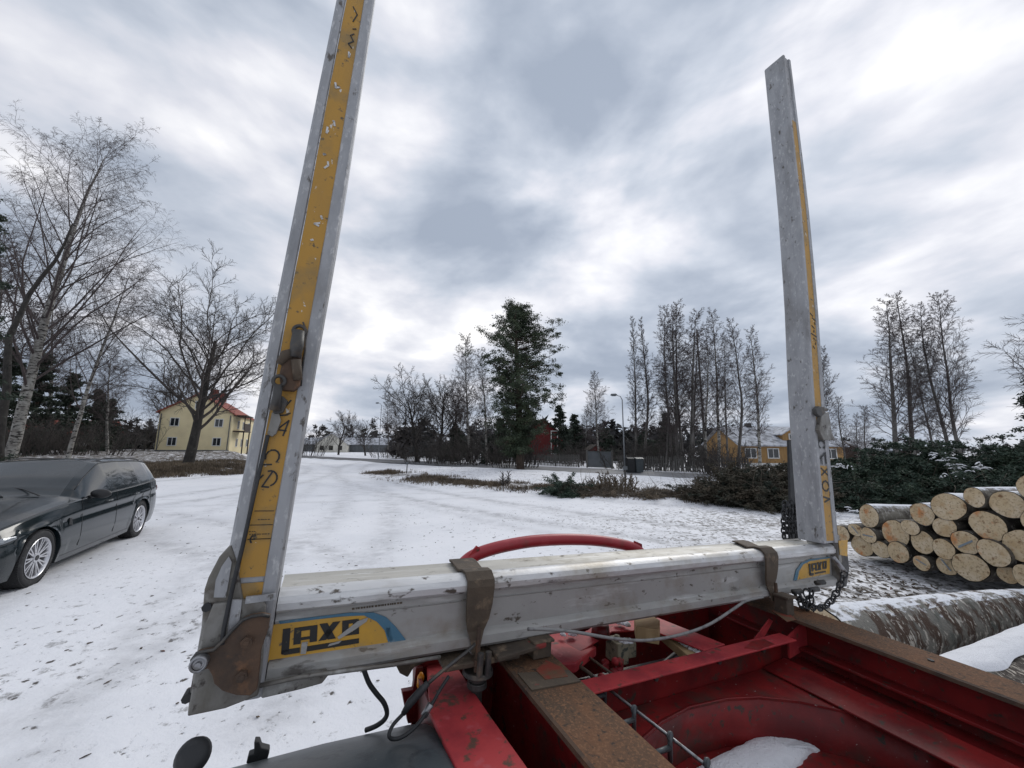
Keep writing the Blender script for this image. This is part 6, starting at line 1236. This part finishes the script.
b = MB(); b.tube(cr([tp(364, 670, l=1.12), tp(369, 683, l=1.12), tp(376, 693, l=1.12), tp(384, 703, l=1.12), tp(387, 713, l=1.12), tp(384, 720, l=1.12), tp(376, 726, l=1.13), tp(366, 730, l=1.15)]), .0058, 10); b.build('bent_rod', M['black'], TR, smooth=True)
# fender with tyre below
mb = MB(); n = 22; vs = []; rim = []
fc_l, fc_u, fr = .85, -1.24, .60
prof_f = lambda a: (fc_l+fr*math.cos(a), fc_u+fr*math.sin(a))
for i in range(n+1):
    a = R_(168)-R_(156)*i/n; l, u = prof_f(a)
    row = [(-.15, -.030), (-.13, -.010), (-.09, .0), (.10, .004), (.30, .0), (.355, -.008), (.385, -.035)]
    vs += [q3(bb+ (.0), l, u+dd) for bb, dd in row]
k = 7; fs = [(i*k+j, (i+1)*k+j, (i+1)*k+j+1, i*k+j+1) for i in range(n) for j in range(k-1)]; mb.add(vs, fs); o = mb.build('fender', M['plastic'], TR, smooth=True); o['label'] = 'dark grey plastic fender at the lower left of the trailer'
sm = o.modifiers.new('thick', 'SOLIDIFY'); sm.thickness = .006
b = MB(); c = tp(418, 766, u=-.655); b.cyl(c, c+VU*.008, .022, .018, 20); b.torus(c+VU*.006, VU, .018, .003, 20, 6); b.build('fender_bolt', M['mudbrown'], o)
w = MB(); c = q3(.12, fc_l, -1.295); w.tube([c-VB*.15, c-VB*.12, c+VB*.12, c+VB*.15], [.44, .49, .49, .44], 40); w.cyl(c-VB*.155, c-VB*.10, .28, .27, 32); o = w.build('wheel', M['tyre'], TR, autosmooth=40)
w = MB(); w.cyl(c-VB*.17, c-VB*.156, .12, .20, 24); w.build('hub', M['darksteel'], o)
# black round marker lamp on a rubber arm
b = MB(); c = tp(192, 756, l=1.02); ax = (VL*-.75+VB*-.25+VU*.55).normalized(); b.tube([c-ax*.020, c-ax*.010, c+ax*.004, c+ax*.012], [.018, .029, .028, .020], 24); b.tube([c-ax*.015, c-ax*.03-VU*.05, c-VU*.14+VB*.1], .010, 10); o = b.build('marker_lamp', M['black'], TR, smooth=True); o['label'] = 'round black rubber marker lamp at the lower left corner'
b = MB(); b.prism([tp(x, y, l=1.15) for x, y in ((246, 764), (248, 756), (254, 754), (254, 742), (259, 742), (261, 748), (269, 750), (269, 754), (266, 764))], VL*.02); b.build('clip_bracket', M['black'], TR, bevel=.002)

# ------------------------------------------------------------------ the parked estate car
CF = Vector((.420, -.907, 0)).normalized(); CLf = Vector((-CF.y, CF.x, 0))
croot = Vector((-7.47, 8.06, 0))-CLf*.895
pm = M['paint']; nt_ = pm.node_tree; b_ = nt_.nodes['Principled BSDF']; src_ = b_.inputs['Base Color'].links[0].from_socket
tc_ = nt_.nodes.new('ShaderNodeTexCoord'); sx_ = nt_.nodes.new('ShaderNodeSeparateXYZ'); nt_.links.new(tc_.outputs['Object'], sx_.inputs[0]); nz_ = nt_.nodes.new('ShaderNodeTexNoise'); nz_.inputs['Scale'].default_value = 7; nz_.inputs['Detail'].default_value = 8; nt_.links.new(tc_.outputs['Object'], nz_.inputs['Vector'])
ad_ = nt_.nodes.new('ShaderNodeMath'); ad_.operation = 'MULTIPLY_ADD'; nt_.links.new(nz_.outputs['Fac'], ad_.inputs[0]); ad_.inputs[1].default_value = -.5; nt_.links.new(sx_.outputs[2], ad_.inputs[2])
mr_ = nt_.nodes.new('ShaderNodeMapRange'); nt_.links.new(ad_.outputs[0], mr_.inputs[0]); mr_.inputs[1].default_value = .42; mr_.inputs[2].default_value = -.14; mr_.inputs[3].default_value = 0; mr_.inputs[4].default_value = .5
mx_ = nt_.nodes.new('ShaderNodeMix'); mx_.data_type = 'RGBA'; nt_.links.new(mr_.outputs[0], mx_.inputs[0]); nt_.links.new(src_, mx_.inputs[6]); mx_.inputs[7].default_value = (.065, .070, .072, 1); nt_.links.new(mx_.outputs[2], b_.inputs['Base Color'])
CAR = empty('parked_car', (croot.x, croot.y, float(hgt(croot.x, croot.y))+.005), math.atan2(CF.y, CF.x), 'dark estate car parked on the snowy yard at the left edge', 'car')
WB, WR = 2.975, .345
kx = np.array([-1.02, -.985, -.92, -.78, -.56, -.28, .08, .68, 1.28, 1.80, 2.18, 2.42, 2.68, 2.975, 3.25, 3.5, 3.66, 3.76, 3.81])
T_ = dict(
    zb=[.42, .33, .27, .22, .20, .19, .18, .17, .17, .17, .17, .17, .17, .17, .17, .18, .19, .20, .24],
    wm=[.70, .78, .84, .89, .915, .925, .93, .932, .932, .932, .932, .93, .928, .922, .908, .87, .80, .70, .58],
    zbelt=[.90, .98, 1.02, 1.035, 1.03, 1.02, 1.01, .995, .985, .975, .965, .95, .92, .88, .835, .78, .735, .69, .62],
    wbelt=[.64, .72, .79, .835, .86, .875, .885, .890, .892, .892, .885, .872, .855, .835, .81, .77, .70, .60, .50],
    ztop=[.92, 1.02, 1.16, 1.45, 1.495, 1.52, 1.535, 1.555, 1.545, 1.32, 1.075, 1.03, .995, .955, .91, .85, .785, .72, .64],
    wr=[.60, .63, .62, .60, .62, .635, .645, .65, .645, .70, .76, .72, .70, .68, .66, .62, .56, .48, .40])
gs = 132
XS = np.unique(np.concatenate([np.linspace(-1.02, 3.81, gs), [2.06, 1.10, 1.04, .12, .07, -.42, -.46, -.74]])); 
def cint(key):
    y = np.interp(XS, kx, T_[key]); k = np.array([1, 3, 5, 3, 1.])/13; yp = np.pad(y, 2, mode='edge'); s = sum(yp[i:i+len(y)]*k[i] for i in range(5)); return s
Pm = {k: cint(k) for k in T_}
rings = []
def arch(x):
    z = 0
    for ax in (0, WB):
        d = abs(x-ax)
        if d < .385: z = max(z, WR+math.sqrt(.385**2-d*d))
    return z
for i, x in enumerate(XS):
    zb, wm, zl, wl, zt, wr = (float(Pm[k][i]) for k in ('zb', 'wm', 'zbelt', 'wbelt', 'ztop', 'wr'))
    za = max(zb, arch(x)); isarch = arch(x) > zb
    def side(z):                              # half width of the flank at height z
        t = (z-zb)/(zl-zb)
        w = wm*(.955+.045*math.sin(min(1, max(0, t)/.35)*math.pi/2)) if t < .35 else wm-(wm-wl)*((t-.35)/.65)**2.1
        w += .010*math.exp(-((t-.80)/.05)**2)-.012*math.exp(-((t-.70)/.05)**2)
        w -= .012*math.exp(-((t-.22)/.06)**2) if .5 < x < 2.4 else 0
        if isarch: w += .012*max(0, 1-(z-za)/.06)
        return w
    r = [(0, za if isarch else zb), (side(za)-.05, za)]
    zs = [za+(zl-za)*s for s in (0, .06, .12, .2, .3, .4, .5, .58, .64, .68, .72, .76, .80, .85, .92, 1.0)]
    r += [(side(z), z) for z in zs]
    cabin = True
    gh = zt-zl
    y0 = wl-.022; zg = zl+.012
    r += [(wl-.010, zl+.008), (y0, zg)]
    zside = zt-.045 if gh > .15 else zl+gh*.5
    for s in (.10, .35, .6, .85, .97): r.append((y0+(wr-y0)*(s**1.25 if gh > .15 else s), zg+(zside-zg)*s))
    # roof / bonnet crown
    for s in (0, .15, .32, .55, .78, 1.0):
        r.append(((wr)*(1-s), zside+(zt-zside)*math.sin(s*math.pi/2)**.8 + (0.012*math.exp(-((s-.35)/.12)**2) if x > 2.2 and x < 3.5 else 0)))
    rings.append(r)
K = len(rings[0]); iG0, iG1 = 20, 24        # window ring indices
allf = {'body': [], 'ws': [], 'sg': {}, 'rg': []}
V = []
for x, r in zip(XS, rings): V += [(x, y, z) for y, z in r]
nvh = len(V); V += [(x, -y, z) for (x, y, z) in V]
def f_(i, j, sgn):
    a, b, c, d = i*K+j, i*K+j+1, (i+1)*K+j+1, (i+1)*K+j
    return (a, d, c, b) if sgn == 0 else tuple(q+nvh for q in (a, b, c, d))
panes = {'front_side_window': (1.10, 2.06), 'rear_side_window': (.12, 1.04), 'quarter_window': (-.42, .07), 'tail_side_window': (-.74, -.46)}
for i in range(len(XS)-1):
    xm = (XS[i]+XS[i+1])/2
    for j in range(K-1):
        for sgn in (0, 1):
            f = f_(i, j, sgn); key = 'body'
            if iG0 <= j < iG1:
                for nm, (a, b) in panes.items():
                    if a < xm < b and nm != 'tail_side_window': key = (nm, sgn)
                    if nm == 'tail_side_window' and a < xm < b and j < iG1-1: key = (nm, sgn)
            if j >= 26 and 1.32 < xm < 2.25: key = 'windscreen'
            if j >= 27 and -.96 < xm < -.81: key = 'rear_window'
            allf.setdefault(key, []).append(f)
def sub_mesh(name, fs, m, parent, auto=38):
    used = sorted({v for f in fs for v in f}); mp = {v: i for i, v in enumerate(used)}
    b = MB(); b.v = [V[v] for v in used]; b.f = [tuple(mp[v] for v in f) for f in fs]; b.m = [0]*len(fs)
    o = mesh_obj(name, b.v, b.f, m, parent, True); bm = bmesh.new(); bm.from_mesh(o.data); bmesh.ops.remove_doubles(bm, verts=bm.verts, dist=.0008); bmesh.ops.recalc_face_normals(bm, faces=bm.faces)
    for e in bm.edges:
        if len(e.link_faces) == 2 and e.calc_face_angle(0) > R_(auto): e.smooth = False
    bm.to_mesh(o.data); bm.free(); return o
ends = [tuple(range(K-1, -1, -1)), tuple((len(XS)-1)*K+j for j in range(K))]
fb = allf['body']+[tuple((len(XS)-1)*K+j for j in range(K)), tuple((len(XS)-1)*K+j+nvh for j in range(K-1, -1, -1)), tuple(range(K-1, -1, -1)), tuple(j+nvh for j in range(K))]
body = sub_mesh('body', fb, M['paint'], CAR)
sub_mesh('windscreen', allf['windscreen'], M['screen'], CAR); sub_mesh('rear_window', allf['rear_window'], M['glass'], CAR)
for nm in panes:
    for sgn in (0, 1):
        if (nm, sgn) in allf: sub_mesh('side_window', allf[(nm, sgn)], M['glass'], CAR)
def ringpt(x, j, off=0.0, s=1):
    i = int(np.searchsorted(XS, x))-1; i = max(0, min(i, len(XS)-2)); t = (x-XS[i])/(XS[i+1]-XS[i]); a, b = rings[i][j], rings[i+1][j]
    return Vector((x, s*(a[0]+(b[0]-a[0])*t+off), a[1]+(b[1]-a[1])*t))
def zpt(x, z, off=.003, s=1):                # point on the flank at height z
    i = int(np.argmin(abs(XS-x))); r = rings[i]; ys = [p[0] for p in r[1:18]]; zs = [p[1] for p in r[1:18]]; return Vector((x, s*(float(np.interp(z, zs, ys))+off), z))
for s in (1, -1):
    b = MB()
    for x, lean in ((2.12, .03), (1.07, 0), (.02, -.0)):
        zs = np.linspace(.30 if x > 0 else .62, .985, 10); pts = [zpt(x+lean*(z-.6)-(0.0 if x > 0 else (.28*max(0, .95-z))), z, .0012, s) for z in zs]; b.tube(pts, .0035, 4)
    b.tube([zpt(x, .245, .001, s) for x in np.linspace(.45, 2.5, 18)], .0035, 4); b.build('door_gap', M['trim'], CAR)
    for x in (1.30, .28):
        b = MB(); b.tube([zpt(x-.02, .868, .004, s), zpt(x+.01, .870, .028, s), zpt(x+.14, .868, .030, s), zpt(x+.19, .866, .004, s)], [.010, .014, .014, .010], 8); b.build('door_handle', M['paint'], CAR, smooth=True)
    b = MB(); n = 26; b.tube([ringpt(x, 19, .002, s) for x in np.linspace(2.08, -.76, n)], .007, 6); b.build('belt_trim', M['trim'], CAR, smooth=True)
    b = MB(); b.tube([ringpt(x, 24, .003, s)+Vector((0, 0, .006)) for x in np.linspace(2.04, -.76, n)], .008, 6); b.build('window_trim', M['trim'], CAR, smooth=True)
    b = MB(); b.tube([ringpt(x, 26, -.005, s)+Vector((0, 0, .010+.022*min(1, 4*(1-abs(x-.1)/.95)))) for x in np.linspace(1.30, -.74, n)], .011, 8); b.build('roof_rail', M['trim'], CAR, smooth=True)
    # mirror
    b = MB(); p = ringpt(1.90, 18, 0, s); b.tube([p+Vector((0, -s*.02, .0)), p+Vector((0, s*.05, .02))], [.03, .022], 10)
    q = p+Vector((.01, s*.13, .055)); vs = []; nu, nv = 12, 8
    for v in range(nv+1):
        for u in range(nu): a = 6.2832*u/nu; t = math.pi*v/nv; vs.append(q+Vector((.055*math.sin(t)*math.cos(a)+(.02 if math.cos(t) > 0 else 0), -s*.125*math.cos(t), .072*math.sin(t)*math.sin(a)+.008*math.cos(t))))
    b.add(vs, [(v*nu+u, v*nu+(u+1) % nu, (v+1)*nu+(u+1) % nu, (v+1)*nu+u) for v in range(nv) for u in range(nu)]); b.build('wing_mirror', M['trim'], CAR, smooth=True)
    # lamps
    def flank_patch(x0, x1, zlo, zhi, n=10, off=.004):
        vs = [];
        for i in range(n+1):
            t = i/n; x = x0+(x1-x0)*t; a, c = zlo(t), zhi(t)
            for k_ in range(5): vs.append(zpt(x, a+(c-a)*k_/4, off, s))
        return vs, [(i*5+k_, (i+1)*5+k_, (i+1)*5+k_+1, i*5+k_+1) for i in range(n) for k_ in range(4)]
    vs, fs = flank_patch(3.36, 3.79, lambda t: .66-.07*t, lambda t: .69+.02*t if t < .5 else .70-.05*(t-.5)); b = MB(); b.add(vs, fs); hl = b.build('headlight', M['lamp'], CAR, smooth=True)
    vs, fs = flank_patch(3.38, 3.78, lambda t: .684, lambda t: .694-.02*t, off=.007); b = MB(); b.add(vs, fs); b.build('light_strip', M['ledwhite'], hl, smooth=True)
    b = MB(); b.tube([zpt(3.58, .655, .005, s), zpt(3.66, .640, .006, s), zpt(3.70, .63, .004, s)], .008, 6); b.build('light_strip', M['ledwhite'], hl, smooth=True)
    vs, fs = flank_patch(-.985, -.76, lambda t: .80+.03*t, lambda t: .93-.02*t); b = MB(); b.add(vs, fs); b.build('tail_light', M['redlens'], CAR, smooth=True)
    b = MB(); b.prism([zpt(2.44, .66, .003, s), zpt(2.36, .64, .003, s), zpt(2.37, .74, .003, s), zpt(2.43, .75, .003, s)], Vector((0, s*.004, 0))); b.build('side_vent', M['trim'], CAR)
    b = MB(); b.box((-1.015, s*.45, .33), (.05, .22, .05)); b.build('exhaust_tip', M['chrome'], CAR, bevel=.01)
b = MB()
for s in (1, -1):
    b.prism([(3.80, s*.04, .42), (3.80, s*.30, .44), (3.80, s*.36, .60), (3.80, s*.28, .66), (3.80, s*.05, .66)], (.025, 0, 0))
b.build('grille', M['trim'], CAR, bevel=.01)
b = MB(); b.box((3.79, 0, .27), (.06, 1.0, .12)); b.build('air_intake', M['trim'], CAR, bevel=.02)
b = MB(); b.prism([(-.77, -.56, 1.43), (-.77, .56, 1.43), (-.87, .54, 1.42), (-.87, -.54, 1.42)], (0, 0, .022)); b.build('roof_spoiler', M['paint'], CAR, bevel=.008)
b = MB(); b.box((1.2, 0, .2), (3.6, 1.3, .06)); b.box((0, 0, .5), (.8, 1.2, .5)); b.box((WB, 0, .5), (.8, 1.2, .5)); b.build('underbody', M['trim'], CAR)
b = MB()
for s in (-.15, .22): b.tube([(2.26, s+.25, 1.065), (2.08, s-.02, 1.150), (1.90, s-.42, 1.215)], .008, 6)
b.build('wiper', M['trim'], CAR, smooth=True)
b = MB()                                     # bonnet creases and shut line
for s in (1, -1): b.tube([ringpt(x, 19, .0, s)+Vector((0, 0, .001)) for x in np.linspace(2.26, 3.45, 20)], .003, 4)
b.build('bonnet_gap', M['trim'], CAR)
def car_wheel(x, s, steer=0.0):
    w = empty('wheel', (0, 0, 0)); w.parent = CAR; w.location = (x, s*.80, WR-.005); w.rotation_euler = (0, 0, steer); del_ = None
    D = lambda y: s*y; b = MB(); pr = [(.255, -.10), (.275, -.115), (.31, -.118), (.335, -.105), (.345, -.07), (.3475, 0), (.345, .07), (.335, .100), (.31, .113), (.275, .112), (.248, .095), (.243, .0)]; k = 64; vs = []
    for i in range(k):
        a = 6.2832*i/k; vs += [(r*math.cos(a), D(y), r*math.sin(a)) for r, y in pr]
    n = len(pr); b.add(vs, [(i*n+j, i*n+(j+1) % n, ((i+1) % k)*n+(j+1) % n, ((i+1) % k)*n+j) for i in range(k) for j in range(n)]); b.build('tyre', M['tyre'], w, autosmooth=50)
    b = MB()
    for i in range(72):                        # tread blocks
        a = 6.2832*i/72
        for yy in (-.085, -.03, .03, .085):
            aa = a+(.02 if abs(yy) > .05 else 0); c = Vector((math.cos(aa)*.347, D(yy), math.sin(aa)*.347)); b.box(c, (.010, .036, .020), Matrix.Rotation(-aa, 3, 'Y'))
    b.build('tread', M['tyre'], w)
    b = MB(); pr = [(.245, .098), (.252, .108), (.246, .112), (.232, .100), (.224, .06), (.222, -.08)]; vs = []
    for i in range(k):
        a = 6.2832*i/k; vs += [(r*math.cos(a), D(y), r*math.sin(a)) for r, y in pr]
    n = len(pr); b.add(vs, [(i*n+j, i*n+j+1, ((i+1) % k)*n+j+1, ((i+1) % k)*n+j) for i in range(k) for j in range(n-1)])
    for i in range(10):
        for dl in (-.115, .115):
            a = 6.2832*i/10; a1 = a+dl; ca, sa = math.cos(a), math.sin(a)
            p0 = Vector((math.cos(a+dl*.35)*.045, D(.085), math.sin(a+dl*.35)*.045)); p1 = Vector((math.cos(a1)*.234, D(.098), math.sin(a1)*.234))
            d = (p1-p0).normalized(); t = d.cross(Vector((0, 1, 0))).normalized(); b.prism([p0-t*.010, p1-t*.0075, p1+t*.0075, p0+t*.010], (0, -s*.022, 0))
    b.cyl((0, D(.095), 0), (0, D(.06), 0), .058, .062, 24); b.build('rim', M['rim'], w, autosmooth=40)
    b = MB(); b.cyl((0, D(.101), 0), (0, D(.094), 0), .032, .034, 20); b.build('centre_cap', M['trim'], w)
    b = MB(); b.cyl((0, D(.035), 0), (0, D(.02), 0), .165, .165, 32); b.build('brake_disc', M['steel'], w)
    b = MB(); b.cyl((0, D(-.02), 0), (0, D(-.03), 0), .235, .235, 32); b.build('wheel_well', M['trim'], w)
for x in (0, WB):
    for s in (1, -1): car_wheel(x, s)
